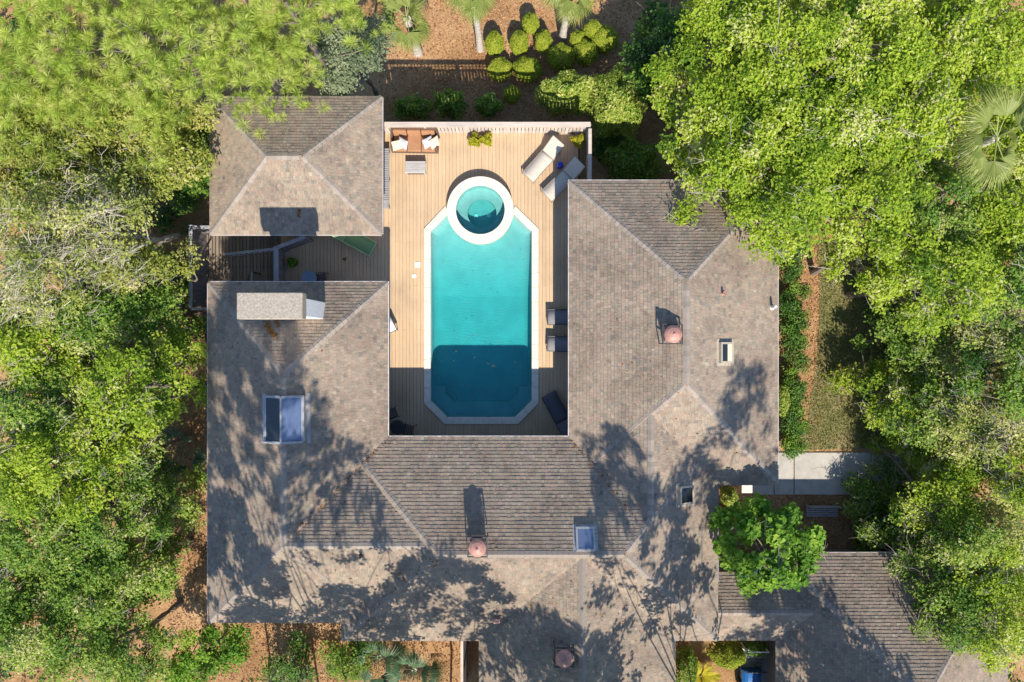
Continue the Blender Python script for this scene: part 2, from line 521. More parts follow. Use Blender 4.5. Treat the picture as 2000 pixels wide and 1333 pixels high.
def fast_mesh(name, verts, faces_list, mat, attrs=None, smooth=False):
    """verts (n,3); faces_list: arrays (m,3) or (m,4); attrs: name -> value per face."""
    me = bpy.data.meshes.new(name)
    nv = len(verts)
    loops = np.concatenate([f.ravel() for f in faces_list]).astype(np.int32)
    tot = np.concatenate([np.full(len(f), f.shape[1], np.int32) for f in faces_list])
    start = np.concatenate([[0], np.cumsum(tot)[:-1]]).astype(np.int32)
    me.vertices.add(nv)
    me.vertices.foreach_set("co", np.ascontiguousarray(verts, np.float32).ravel())
    me.loops.add(len(loops))
    me.loops.foreach_set("vertex_index", loops)
    me.polygons.add(len(tot))
    me.polygons.foreach_set("loop_start", start)
    me.polygons.foreach_set("loop_total", tot)
    for k, v in (attrs or {}).items():
        a = me.attributes.new(k, 'FLOAT', 'FACE')
        a.data.foreach_set("value", np.ascontiguousarray(v, np.float32))
    me.materials.append(mat)
    me.update(calc_edges=True)
    me.polygons.foreach_set("use_smooth", np.full(len(tot), smooth, bool))
    return me


# ------------------------------------------------------------------ the ground
def sheet(name, x0, y0, x1, y1, z, mat):
    return tag(MB().add([(x0, y0, z), (x1, y0, z), (x1, y1, z), (x0, y1, z)], [(0, 1, 2, 3)]).build(name, mat), kind='structure')


sheet("ground", -400, -400, 400, 400, GZ, M['mulch'])

# lawn strip on the east side
lawn_pts = [P(x, y, GZ) for x, y in ((1594, 470), (1720, 470), (1790, 640), (1790, 876), (1566, 878), (1578, 820), (1590, 740), (1599, 650), (1601, 560))]
tag(MB().add([(p.x, p.y, GZ + 0.02) for p in lawn_pts], [tuple(range(len(lawn_pts)))][::-1]).build("lawn", M['lawn']), kind='structure')

# concrete path, in slabs
path = bpy.data.objects.new("path", None)
COL.objects.link(path)
tag(path, kind='structure')
for (xa, xb, ya, yb) in ((1512, 1549, 884, 966), (1551, 1700, 884, 966), (1702, 1860, 886, 940), (1470, 1510, 948, 966)):
    a, b_ = P(xa, yb, GZ), P(xb, ya, GZ)
    MB().span((a.x, a.y, GZ - 0.1), (b_.x, b_.y, GZ + 0.06)).build("path_slab", M['concrete'], path, bevel=0.01)

# ------------------------------------------------------------------ roofs
PITCH = math.radians(26.5)
TP = math.tan(PITCH)
EZ = 2.65
EXPO = 0.142


class Hip:
    def __init__(s, x0, y0, x1, y1, ez=EZ):
        s.x0, s.y0, s.x1, s.y1, s.ez = x0, y0, x1, y1, ez

    def h(s, x, y):
        d = np.minimum(np.minimum(x - s.x0, s.x1 - x), np.minimum(y - s.y0, s.y1 - y))
        return np.where(d >= -1e-4, s.ez + TP * d, -99.0)

    def rise(s):
        return min(s.x1 - s.x0, s.y1 - s.y0) / 2


def shingles(hips, i, side):
    """Courses of single shingles on one plane of hip i, trimmed where another roof is higher."""
    q = hips[i]
    W, D = q.x1 - q.x0, q.y1 - q.y0
    run = q.rise()
    if side in 'NS':
        length = W
    else:
        length = D
    rows = int(run / math.cos(PITCH) / EXPO) + 1
    vs, tint, hue = [], [], []
    for r in range(rows):
        v0 = r * EXPO
        if v0 * math.cos(PITCH) > run - 0.01:
            break
        d0 = (v0 + EXPO * 0.5) * math.cos(PITCH)
        lo, hi = d0, length - d0
        if hi - lo < 0.03:
            continue
        n = int((hi - lo) / 0.11) + 5
        wds = rng.uniform(0.09, 0.165, n)
        ed = lo - rng.uniform(0, 0.2) + np.concatenate([[0], np.cumsum(wds)])
        a, b_ = np.clip(ed[:-1], lo, hi), np.clip(ed[1:], lo, hi)
        ok = (b_ - a) > 0.02
        a, b_ = a[ok] + 0.002, b_[ok] - 0.002
        n = len(a)
        t = rng.uniform(0.020, 0.031, n)
        dv = rng.normal(0, 0.004, n)
        v_lo = np.full(n, v0) + dv - (0.03 if r == 0 else 0.0)
        v_hi = np.minimum(np.full(n, v0 + EXPO + 0.02), run / math.cos(PITCH))
        mid_u, mid_d = (a + b_) / 2, (v0 + EXPO / 2) * math.cos(PITCH)

        def at(u, v, up):
            d = v * math.cos(PITCH) - up * math.sin(PITCH)
            z = q.ez + v * math.sin(PITCH) + up * math.cos(PITCH)
            if side == 'S': x, y = q.x0 + u, q.y0 + d
            elif side == 'N': x, y = q.x1 - u, q.y1 - d
            elif side == 'W': x, y = q.x0 + d, q.y1 - u
            else: x, y = q.x1 - d, q.y0 + u
            return np.stack([x, y, z], -1)
        c = at(mid_u, np.full(n, v0 + EXPO / 2), np.zeros(n))
        keep = np.ones(n, bool)
        for j, o in enumerate(hips):
            if j != i:
                oh = o.h(c[:, 0], c[:, 1])
                keep &= (c[:, 2] > oh - 0.05) if j > i else (c[:, 2] > oh - 0.049)
        if not keep.any():
            continue
        a, b_, t, v_lo, v_hi = a[keep], b_[keep], t[keep], v_lo[keep], v_hi[keep]
        z_ = np.full(len(a), 0.001)
        quad = np.stack([at(a, v_lo, t), at(b_, v_lo, t), at(b_, v_hi, z_ + .004), at(a, v_hi, z_ + .004), at(a, v_lo, z_ * 0), at(b_, v_lo, z_ * 0)], 1)
        vs.append(quad)
        k = len(a)
        tint.append(rng.uniform(0, 1, k))
        hue.append(np.clip(rng.normal(0.45, 0.20, k), 0, 1))
    if not vs:
        return None
    return np.concatenate(vs), np.concatenate(tint), np.concatenate(hue)


def roof_part(owner, hips, base_name="roof", cap_budget=300):
    """roof (solid under-roof) > shingles (stuff), ridge_tile."""
    mb = MB()
    for q in hips:
        r = q.rise()
        zt = q.ez + TP * r
        W, D = q.x1 - q.x0, q.y1 - q.y0
        if W >= D:
            a, b_ = (q.x0 + r, (q.y0 + q.y1) / 2, zt), (q.x1 - r, (q.y0 + q.y1) / 2, zt)
        else:
            a, b_ = ((q.x0 + q.x1) / 2, q.y0 + r, zt), ((q.x0 + q.x1) / 2, q.y1 - r, zt)
        off = -0.006
        e = q.ez + off
        vs = [(q.x0, q.y0, e), (q.x1, q.y0, e), (q.x1, q.y1, e), (q.x0, q.y1, e), (a[0], a[1], a[2] + off), (b_[0], b_[1], b_[2] + off)]
        if W >= D:
            fs = [(0, 1, 5, 4), (1, 2, 5), (2, 3, 4, 5), (3, 0, 4)]
        else:
            fs = [(0, 1, 4), (1, 2, 5, 4), (2, 3, 5), (3, 0, 4, 5)]
        mb.add(vs, fs)
    roof = mb.build(base_name, M['underlay'], owner)
    V, T_, Hh = [], [], []
    for i in range(len(hips)):
        for side in 'NSEW':
            res = shingles(hips, i, side)
            if res:
                V.append(res[0]); T_.append(res[1]); Hh.append(res[2])
    V = np.concatenate(V); T_ = np.concatenate(T_); Hh = np.concatenate(Hh)
    n = len(V)
    base = np.arange(n)[:, None] * 6
    top = base + np.array([0, 1, 2, 3])
    front = base + np.array([4, 5, 1, 0])
    l = base + np.array([4, 0, 3])
    rr = base + np.array([1, 5, 2])
    me = fast_mesh("shingles", V.reshape(-1, 3), [top, front, l, rr], M['shingle'],
                   {"tint": np.tile(T_, 4), "hue": np.tile(Hh, 4)})
    o = bpy.data.objects.new("shingles", me)
    link(o, roof)
    o["kind"] = "stuff"
    # ridge and hip tiles
    spots = []
    step = 0.20
    for i, q in enumerate(hips):
        r = q.rise()
        zt = q.ez + TP * r
        W, D = q.x1 - q.x0, q.y1 - q.y0
        if W >= D:
            a, b_ = Vector((q.x0 + r, (q.y0 + q.y1) / 2, zt)), Vector((q.x1 - r, (q.y0 + q.y1) / 2, zt))
        else:
            a, b_ = Vector(((q.x0 + q.x1) / 2, q.y0 + r, zt)), Vector(((q.x0 + q.x1) / 2, q.y1 - r, zt))
        c = [Vector((q.x0, q.y0, q.ez)), Vector((q.x1, q.y0, q.ez)), Vector((q.x1, q.y1, q.ez)), Vector((q.x0, q.y1, q.ez))]
        lines = [(c[0], a, 'hip'), (c[2], b_, 'hip'), (a, b_, 'ridge')]
        lines += [(c[1], b_, 'hip'), (c[3], a, 'hip')] if W >= D else [(c[1], a, 'hip'), (c[3], b_, 'hip')]
        for s0, s1, kd in lines:
            L = (s1 - s0).length
            if L < 0.1:
                continue
            for k in range(int(L / step)):
                p = s0.lerp(s1, (k + 0.5) * step / L)
                hi = True
                for j, o2 in enumerate(hips):
                    if j != i:
                        oh = float(o2.h(np.array(p.x), np.array(p.y)))
                        if oh > p.z - (0.005 if j > i else 0.004) and not (abs(oh - p.z) < 0.01 and j > i):
                            hi = False
                if hi:
                    spots.append((p, (s1 - s0).normalized(), kd))
    def cap(slope):
        w, L, t = 0.125, 0.245, 0.020
        mb = MB()
        vs = []
        for x, up in ((-L / 2, t), (L / 2, 0.004)):
            vs += [(x, -w, -w * slope + up), (x, 0, up + 0.006), (x, w, -w * slope + up)]
        for x in (-L / 2,):
            vs += [(x, -w, -w * slope - 0.004), (x, 0, -0.004), (x, w, -w * slope - 0.004)]
        mb.add(vs, [(0, 3, 4, 1), (1, 4, 5, 2), (6, 0, 1, 7), (7, 1, 2, 8), (6, 3, 0), (2, 5, 8)])
        return mb
    mh, mr = cap(0.40).mesh("ridge_tile", M['ridge']), cap(TP * 0.96).mesh("ridge_tile", M['ridge'])
    spots.sort(key=lambda s: max(abs(s[0].x) / 1.5, abs(s[0].y)))
    rest = MB()
    caph, capr = cap(0.40), cap(TP * 0.96)
    for k, (p, d, kd) in enumerate(spots):
        q = d.to_track_quat('X', 'Z')
        loc = p + Vector((0, 0, 0.016))
        if k < cap_budget:
            o = bpy.data.objects.new("ridge_tile", mh if kd == 'hip' else mr)
            link(o, roof)
            o.location = loc
            o.rotation_euler = (q.to_matrix() @ Matrix.Rotation(R_.gauss(0, 0.03), 3, 'Z')).to_euler()
        else:
            src = caph if kd == 'hip' else capr
            mq = q.to_matrix()
            rest.add([mq @ Vector(v) + loc for v in src.v], src.f)
    if rest.v:
        rest.build("ridge_tiles", M['ridge'], roof, kind='stuff')
    return roof


def inset_poly(pts, d):
    """Offset a counter-clockwise rectilinear outline inwards."""
    out = []
    n = len(pts)
    for i in range(n):
        a, b_, c = Vector(pts[i - 1]), Vector(pts[i]), Vector(pts[(i + 1) % n])
        e1, e2 = (b_ - a).normalized(), (c - b_).normalized()
        n1, n2 = Vector((-e1.y, e1.x)), Vector((-e2.y, e2.x))
        out.append(b_ + (n1 + n2) * d)
    return out


def gutter(owner, a, b_, mat, out, name="gutter", zt=EZ):
    """A box gutter along the eave from a to b; out = outward direction."""
    a, b_, out = Vector(a), Vector(b_), Vector(out)
    mb = MB()
    ax = (b_ - a).normalized()
    for off, w, z0, z1 in ((0.055, 0.012, zt - 0.13, zt - 0.005), (0.03, 0.06, zt - 0.14, zt - 0.12), (0.052, 0.03, zt - 0.012, zt)):
        c = (a + b_) / 2 + out * off
        sx = (b_ - a).length if abs(ax.x) > 0.5 else w
        sy = (b_ - a).length if abs(ax.y) > 0.5 else w
        mb.box((c.x, c.y, (z0 + z1) / 2), (sx, sy, z1 - z0))
    return mb.build(name, mat, owner)


HOUSE = thing("house", "large raised house with brown shingled hip roofs wrapping three sides of the pool deck", "house", (0, 0, 0))
A = Hip(-11.97, -11.09, -4.93, 2.295)
A2 = Hip(-11.965, -11.085, 1.5, -4.05)
MID = Hip(-6.71, -11.8, 8.1, -3.81)
R1 = Hip(2.28, -5.63, 10.46, 6.30)
R2 = Hip(2.285, -11.795, 8.095, 2.0)
SW = Hip(-1.27, -24.0, 6.43, -3.95)
hips_house = [A, A2, MID, R1, R2, SW]
# the link roof runs into the garage roof
GEZ = -0.6
GAR = Hip(11.69, -20.4, 21.9, -9.41, GEZ)
roof_house = roof_part(HOUSE, hips_house)

outline = [(-11.97, -11.09), (-6.71, -11.09), (-6.71, -11.8), (-1.27, -11.8), (-1.27, -24.0), (6.43, -24.0), (6.43, -11.8),
           (8.1, -11.8), (8.1, -5.63), (10.46, -5.63), (10.46, 6.30), (2.28, 6.30), (2.28, -3.81),
           (-4.93, -3.81), (-4.93, 2.295), (-11.97, 2.295)]
MB().prism(inset_poly(outline, 0.03), EZ - 0.16, EZ - 0.02).build("fascia", M['fascia'], HOUSE)
MB().prism(inset_poly(outline, 0.75), GZ - 0.1, EZ - 0.17).build("wall", M['siding'], HOUSE)
gutter(HOUSE, (-11.9, 2.295, 0), (-4.93, 2.295, 0), M['gutter'], (0, 1, 0))
gutter(HOUSE, (-4.93, 2.36, 0), (-4.93, -3.75, 0), M['gutter'], (1, 0, 0))
gutter(HOUSE, (-4.86, -3.81, 0), (2.21, -3.81, 0), M['gutter'], (0, 1, 0))
gutter(HOUSE, (2.28, 6.36, 0), (2.28, -3.75, 0), M['gutter'], (-1, 0, 0))
gutter(HOUSE, (2.22, 6.30, 0), (10.46, 6.30, 0), M['gutter'], (0, 1, 0))
gutter(HOUSE, (8.1, -5.7, 0), (8.1, -9.5, 0), M['gutter_dark'], (1, 0, 0))
gutter(HOUSE, (8.17, -5.63, 0), (10.46, -5.63, 0), M['gutter_dark'], (0, -1, 0))
gutter(HOUSE, (10.46, -5.6, 0), (10.46, 6.36, 0), M['fascia'], (1, 0, 0))
gutter(HOUSE, (-11.97, -11.05, 0), (-11.97, 2.25, 0), M['fascia'], (-1, 0, 0))


def wall_opening(owner, c, w, h, out, name, panes=2):
    """A glazed door or window standing proud of a wall: frame with panes."""
    out = Vector(out)
    ax = Vector((-out.y, out.x, 0))
    rz = math.atan2(ax.y, ax.x)
    c = Vector(c)
    f = MB()
    for s in (-1, 1):
        f.box(c + ax * s * (w / 2) + Vector((0, 0, h / 2)), (0.08, 0.09, h + 0.08), rz)
        f.box(c + Vector((0, 0, h / 2 + s * h / 2)), (w - 0.08, 0.08, 0.08), rz)
    for k in range(1, panes):
        f.box(c + ax * (w * (k / panes - 0.5)) + Vector((0, 0, h / 2)), (0.06, 0.07, h - 0.08), rz)
    fo = f.build(name, M['frame_metal'], owner)
    for k in range(panes):
        MB().box(c + ax * (w * ((k + 0.5) / panes - 0.5)) + Vector((0, 0, h / 2)), (w / panes - 0.07, 0.03, h - 0.08), rz).build("pane", M['glass'], fo)


for y in (-2.6, 0.4):
    wall_opening(HOUSE, (-5.66, y, 0.05), 2.2, 2.1, (1, 0, 0), "sliding_door")
for x in (-3.4, -1.2, 1.0):
    wall_opening(HOUSE, (x, -4.54, 0.05), 1.9, 2.1, (0, 1, 0), "sliding_door")
for y in (-2.2, 0.6, 3.4):
    wall_opening(HOUSE, (3.01, y, 0.05), 2.2, 2.1, (-1, 0, 0), "sliding_door")
for x in (4.6, 7.8):
    wall_opening(HOUSE, (x, 5.57, 0.6), 1.4, 1.3, (0, 1, 0), "window")
for y in (-3.4, 0.2, 3.6):
    wall_opening(HOUSE, (9.73, y, 0.6), 1.4, 1.3, (1, 0, 0), "window")
for y in (-8.6, -5.0, -1.4):
    wall_opening(HOUSE, (-11.24, y, 0.6), 1.4, 1.3, (-1, 0, 0), "window")

# chimney
cx0, cx1 = -9.20, -7.0
cy0, cy1 = 0.73, 1.62
ch = MB().span((cx0 + .2, cy0 + .12, 2.4), (cx1 - .25, cy1 - .12, 6.2)).build("chimney", M['stucco_white'], HOUSE, bevel=0.02)
MB().span((cx0 + .3, cy0 + .2, 6.17), (cx1 - .35, cy1 - .2, 6.36)).build("dark_slot", M['slot_dark'], ch)  # solid block painted dark for the shade in the slot under the cap
MB().span((cx0, cy0, 6.34), (cx1, cy1, 6.8)).build("chimney_cap", M['stucco'], ch, bevel=0.03)


def on_roof(px, py, hips=hips_house):
    """World point where the photograph's ray through a pixel meets the roof."""
    z = 4.0
    for _ in range(25):
        p = P(px, py, z)
        z = max(float(q.h(np.array(p.x), np.array(p.y))) for q in hips)
        z = max(z, EZ)
    p.z = z
    return p


def slope_frame(normal_dir):
    """Rotation whose Z is the roof normal, for a plane that falls towards N, S, E or W."""
    d = {'N': (0, 1), 'S': (0, -1), 'E': (1, 0), 'W': (-1, 0)}[normal_dir]
    n = Vector((d[0] * math.sin(PITCH), d[1] * math.sin(PITCH), math.cos(PITCH)))
    y = Vector((-d[0] * math.cos(PITCH), -d[1] * math.cos(PITCH), math.sin(PITCH)))
    x = y.cross(n)
    return Matrix((x, y, n)).transposed()


def roof_skylight(px, py, w, l, side, frame_mat, pane_mat, half_blind=False):
    p = on_roof(px, py)
    m3 = slope_frame(side)
    f = MB()
    t, hh = 0.07, 0.16
    for s in (-1, 1):
        f.box(p + m3 @ Vector((s * (w / 2 - t / 2), 0, hh / 2)), (t, l, hh), mat=m3)
        f.box(p + m3 @ Vector((0, s * (l / 2 - t / 2), hh / 2)), (w - 2 * t, t, hh), mat=m3)
    f.box(p + m3 @ Vector((0, 0, 0.012)), (w + 0.22, l + 0.22, 0.025), mat=m3)
    fo = f.build("skylight", frame_mat, HOUSE)
    MB().box(p + m3 @ Vector((0, 0, hh - 0.03)), (w - 2 * t, l - 2 * t, 0.03), mat=m3).build("pane", pane_mat, fo)
    if half_blind:
        MB().box(p + m3 @ Vector((-0.0, -(l - 2 * t) * 0.25, hh - 0.005)), (w - 2 * t, (l - 2 * t) * 0.46, 0.015), mat=m3).build("blind", M['cream'], fo)


roof_skylight(1143, 1054, 0.70, 0.86, 'N', M['alum'], M['sky_tint_glass'])
roof_skylight(1415, 689, 0.78, 0.62, 'E', M['tan_frame'], M['glass'], True)
roof_skylight(1337, 966, 0.70, 0.66, 'E', M['tan_frame'], M['glass'])

# ridge skylight: two tilted panes astride the west wing ridge
rx = (A.x0 + A.x1) / 2
rz = EZ + TP * A.rise()
pt, pb_ = on_roof(556, 775), on_roof(556, 864)
y1s, y0s = pt.y, pb_.y
f = MB()
half = 0.70
lift = 0.22
for s in (-1, 1):
    q = Vector((rx, 0, rz + lift))
    e = Vector((rx + s * half, 0, rz + lift - half * math.tan(math.radians(26))))
    for yy in (y0s, y1s):
        f.bar((q.x, yy, q.z), (e.x, yy, e.z), 0.09, 0.10)
        f.box((rx + s * half / 2, yy, rz - 0.17), (half, 0.06, 0.55))
    f.bar((e.x, y0s, e.z), (e.x, y1s, e.z), 0.10, 0.10)
    f.bar((rx + s * (half + 0.12), y0s - .1, rz - (half + 0.12) * TP + 0.02), (rx + s * (half + 0.12), y1s + .1, rz - (half + 0.12) * TP + 0.02), 0.16, 0.03)
    f.box((e.x, (y0s + y1s) / 2, e.z - 0.2), (0.06, y1s - y0s, 0.36))
f.bar((rx, y0s, rz + lift + 0.02), (rx, y1s, rz + lift + 0.02), 0.06, 0.08)
fo = f.build("ridge_skylight", M['alum'], HOUSE)
for s, mt in ((-1, 'glass'), (1, 'sky_tint_glass')):  # dark west pane, east pane with the sky reflection painted in
    q = Vector((rx + s * 0.03, (y0s + y1s) / 2, rz + lift - 0.005))
    e = Vector((rx + s * (half - 0.05), (y0s + y1s) / 2, rz + lift - (half - 0.05) * math.tan(math.radians(26))))
    MB().bar(q, e, y1s - y0s - 0.10, 0.02).build("pane", M[mt], fo)


def copper_vent(px, py, hgt, r=0.33):
    p = on_roof(px, py)
    base = MB()
    base.box(p + Vector((0, 0, hgt * 0.5 - 0.35)), (r * 1.55, r * 1.55, hgt + 0.5))
    o = base.build("roof_vent", M['flash'], HOUSE)
    fr = MB()
    w = r * 1.06
    zt = hgt - 0.06
    for s in (-1, 1):
        fr.box(p + Vector((s * w, 0, zt)), (0.04, w * 2 + 0.04, 0.07))
        fr.box(p + Vector((0, s * w, zt)), (w * 2 - 0.04, 0.04, 0.07))
        for t in (-1, 1):
            fr.box(p + Vector((s * w, t * w, zt - 0.3)), (0.035, 0.035, 0.55))
    fr.build("vent_frame", M['dark_metal'], o)
    d = MB()
    d.lathe([(r * 0.55, 0), (r, 0.02), (r * 1.0, 0.05), (r * 0.93, 0.10), (r * 0.70, 0.17), (r * 0.36, 0.22), (r * 0.16, 0.235), (r * 0.14, 0.27), (0.01, 0.28)], p + Vector((0, 0, hgt)), 24)
    d.build("vent_dome", M['copper'], o, smooth=False)


copper_vent(1308, 653, 0.50)
copper_vent(934, 1060, 0.62)
copper_vent(1100, 1274, 0.50)


def vent_pipe(px, py, hgt, r, mat):
    p = on_roof(px, py)
    mb = MB()
    mb.lathe([(r * 1.9, -0.15), (r * 1.9, 0.03), (r * 1.05, 0.09), (r, 0.1), (r, hgt), (r * 0.7, hgt), (r * 0.7, hgt - 0.03)], p, 12)
    mb.build("vent_pipe", mat, HOUSE)


vent_pipe(1411, 573, 0.25, 0.05, M['copper'])
vent_pipe(1507, 601, 0.45, 0.055, M['white'])
vent_pipe(706, 1085, 0.28, 0.045, M['dark_metal'])
p = on_roof(970, 1209)
m3 = slope_frame('S')
MB().box(p + m3 @ Vector((0, 0, 0.06)), (0.26, 0.26, 0.14), mat=m3).build("flat_vent", M['copper'], HOUSE, bevel=0.01)

# pool house
PHO = thing("pool_house", "small square pool house with brown hip roof beside the deck's sofa corner", "pool house", (0, 0, 0))
PH = Hip(*(P(411, 457, EZ).xy), *(P(745, 190, EZ).xy))
roof_part(PHO, [PH])
o4 = [(PH.x0, PH.y0), (PH.x1, PH.y0), (PH.x1, PH.y1), (PH.x0, PH.y1)]
MB().prism(inset_poly(o4, 0.03), EZ - 0.16, EZ - 0.02).build("fascia", M['fascia'], PHO)
MB().prism(inset_poly(o4, 0.6), GZ - 0.1, EZ - 0.17).build("wall", M['siding'], PHO)
gutter(PHO, (PH.x1, PH.y0, 0), (PH.x1, PH.y1, 0), M['fascia'], (1, 0, 0))
gutter(PHO, (PH.x0, PH.y0, 0), (PH.x1, PH.y0, 0), M['fascia'], (0, -1, 0))
wall_opening(PHO, (PH.x1 - 0.58, 6.4, 0.05), 2.4, 2.1, (1, 0, 0), "sliding_door")
wall_opening(PHO, (-8.6, PH.y0 + 0.58, 0.05), 1.0, 2.05, (0, -1, 0), "door", 1)

# garage
GO = thing("garage", "garage wing with brown hip roof under trees in the lower right corner", "garage", (0, 0, 0))
LK = Hip(5.5, -13.22, 14.6, -10.26, GEZ - 0.02)
roof_part(GO, [GAR, LK])
o4 = [(GAR.x0, GAR.y0), (GAR.x1, GAR.y0), (GAR.x1, GAR.y1), (GAR.x0, GAR.y1)]
MB().prism(inset_poly(o4, 0.03), GEZ - 0.16, GEZ - 0.02).build("fascia", M['fascia'], GO)
MB().prism(inset_poly(o4, 0.6), GZ - 0.1, GEZ - 0.17).build("wall", M['siding'], GO)
gutter(GO, (GAR.x0, GAR.y1, 0), (GAR.x1, GAR.y1, 0), M['fascia'], (0, 1, 0), zt=GEZ)
lk4 = [(7.4, LK.y0), (GAR.x0 + .02, LK.y0), (GAR.x0 + .02, LK.y1), (7.4, LK.y1)]
MB().prism(inset_poly(lk4, 0.03), GEZ - 0.19, GEZ - 0.05).build("fascia", M['fascia'], GO)
MB().prism(inset_poly(lk4, 0.5), GZ - 0.1, GEZ - 0.20).build("wall", M['siding'], GO)
for x in (14.0, 17.5):
    wall_opening(GO, (x, GAR.y1 - 0.58, -2.4), 1.3, 1.1, (0, 1, 0), "window")

# ------------------------------------------------------------------ pool
CZ = 0.05
def PP(x, y): return P(x, y, CZ).xy
out_poly = [PP(828, 788), PP(868, 829), PP(1012, 829), PP(1052, 788), PP(1052, 447), PP(1006, 402), PP(870, 402), PP(828, 447)]   # ccw seen from above
in_poly = [PP(841, 783), PP(873, 815.5), PP(1006, 815.5), PP(1038.5, 783), PP(1038.5, 452), PP(1001, 415), PP(876, 415), PP(841, 452)]
spa_c = P(938, 410, 0.45)
SR_O, SR_I = 65.3 * (H - .45) / FPX, 47.6 * (H - .45) / FPX
POOL = thing("swimming_pool", "long turquoise pool with cut corners and a raised round spa at one end", "pool", (spa_c.x, 0.9, 0))
pl = Vector((spa_c.x, 0.9, 0))


def loc(v): return (v[0] - pl.x, v[1] - pl.y)


def in_spa(x, y, r): return (x - spa_c.x) ** 2 + (y - spa_c.y) ** 2 < r * r


# coping stones along the edge of the pool
for i in range(8):
    a0, a1 = Vector(out_poly[i]), Vector(out_poly[(i + 1) % 8])
    b0, b1 = Vector(in_poly[i]), Vector(in_poly[(i + 1) % 8])
    L = (a1 - a0).length
    n = max(1, round(L / 0.62))
    for k in range(n):
        g = 0.003 / L
        t0, t1 = k / n + g, (k + 1) / n - g
        c = [a0.lerp(a1, t0), a0.lerp(a1, t1), b0.lerp(b1, t1), b0.lerp(b1, t0)]
        mid = sum(c, Vector((0, 0))) / 4
        if in_spa(mid.x, mid.y, SR_O - 0.1):
            continue
        dz = R_.uniform(-0.003, 0.003)
        MB().prism([loc(q) for q in c], -0.06, CZ + dz).build("coping_stone", M['coping'], POOL, bevel=0.012)
# spa ring stones
ns = 18
for k in range(ns):
    pts = []
    for t in np.linspace((k + 0.006) / ns, (k + 0.994) / ns, 6):
        an = 2 * math.pi * t
        pts.append((spa_c.x + SR_O * math.cos(an) - pl.x, spa_c.y + SR_O * math.sin(an) - pl.y))
    for t in np.linspace((k + 0.994) / ns, (k + 0.006) / ns, 6):
        an = 2 * math.pi * t
        pts.append((spa_c.x + SR_I * math.cos(an) - pl.x, spa_c.y + SR_I * math.sin(an) - pl.y))
    MB().prism(pts, 0.385, 0.45 + R_.uniform(-.002, .002)).build("coping_stone", M['coping'], POOL, bevel=0.01)

# basin floor and walls as one shell (depth follows the distance to the edge: coved corners, steps at the south end)
def poly_dist(x, y, poly):
    d = np.full(x.shape, 99.0)
    n = len(poly)
    for i in range(n):
        a, b_ = poly[i], poly[(i + 1) % n]
        ex, ey = b_[0] - a[0], b_[1] - a[1]
        L = math.hypot(ex, ey)
        d = np.minimum(d, (-(ey) * (x - a[0]) + ex * (y - a[1])) / L)
    return d


xs = np.linspace(in_poly[0][0] - 0.06, in_poly[3][0] + 0.06, 120)
ys = np.linspace(in_poly[1][1] - 0.06, in_poly[5][1] + 0.25, 240)
X, Y = np.meshgrid(xs, ys)
d = poly_dist(X, Y, in_poly)
floor = -0.86 - 0.16 * np.clip((4.0 - Y) / 5.0, 0, 1)
shal = np.clip((Y - 2.0) / 3.0, 0, 1)
floor = floor + shal * 0.42
# bench steps at the south end
stp = np.where(d < 0.55, -0.55, -99.0) * 1.0
south = (Y < -2.35) | ((Y < -1.4) & (d < 0.75) & (Y + 1.4 < (X - 0.4)))
bench_mask = (Y < -2.75)
bench = np.where((d < 0.62) & (Y < -2.0) & (d > -1), -0.72, -99.0)
cove = 0.38
dd = np.clip(d, 0, cove)
rise = 0.45 * (1 - np.sqrt(np.clip(1 - (1 - dd / cove) ** 2, 0, 1)))
Zf = np.maximum(floor + rise * (d < cove), bench)
Zf = np.where(d < 0.012, 0.0, Zf)
Zf = np.where((X - spa_c.x) ** 2 + (Y - spa_c.y) ** 2 < (SR_O - 0.07) ** 2, -1.55, Zf)
V = np.stack([X - pl.x, Y - pl.y, Zf], -1).reshape(-1, 3)
ny, nx = X.shape
ii = np.arange(ny * nx).reshape(ny, nx)
Q = np.stack([ii[:-1, :-1], ii[:-1, 1:], ii[1:, 1:], ii[1:, :-1]], -1).reshape(-1, 4)
dq = d.reshape(-1)[Q]
Q = Q[(dq > -0.05).any(axis=1)]
link(bpy.data.objects.new("pool_basin", fast_mesh("pool_basin", V, [Q], M['plaster'], smooth=True)), POOL)
# outer shell standing on the ground under the deck
sh = MB()
for i in range(8):
    if i == 5:
        continue
    a0, a1 = out_poly[i], out_poly[(i + 1) % 8]
    c = [loc(a0), loc(a1)]
    m0 = [(a0[0] * .985 + pl.x * .015 - pl.x, a0[1] * .985 + 0.9 * .015 - pl.y), (a1[0] * .985 + pl.x * .015 - pl.x, a1[1] * .985 + .9 * .015 - pl.y)]
    sh.add([(*m0[0], GZ), (*m0[1], GZ), (*m0[1], -0.07), (*m0[0], -0.07)], [(0, 1, 2, 3)])
sh.build("pool_shell", M['spa_wall'], POOL)
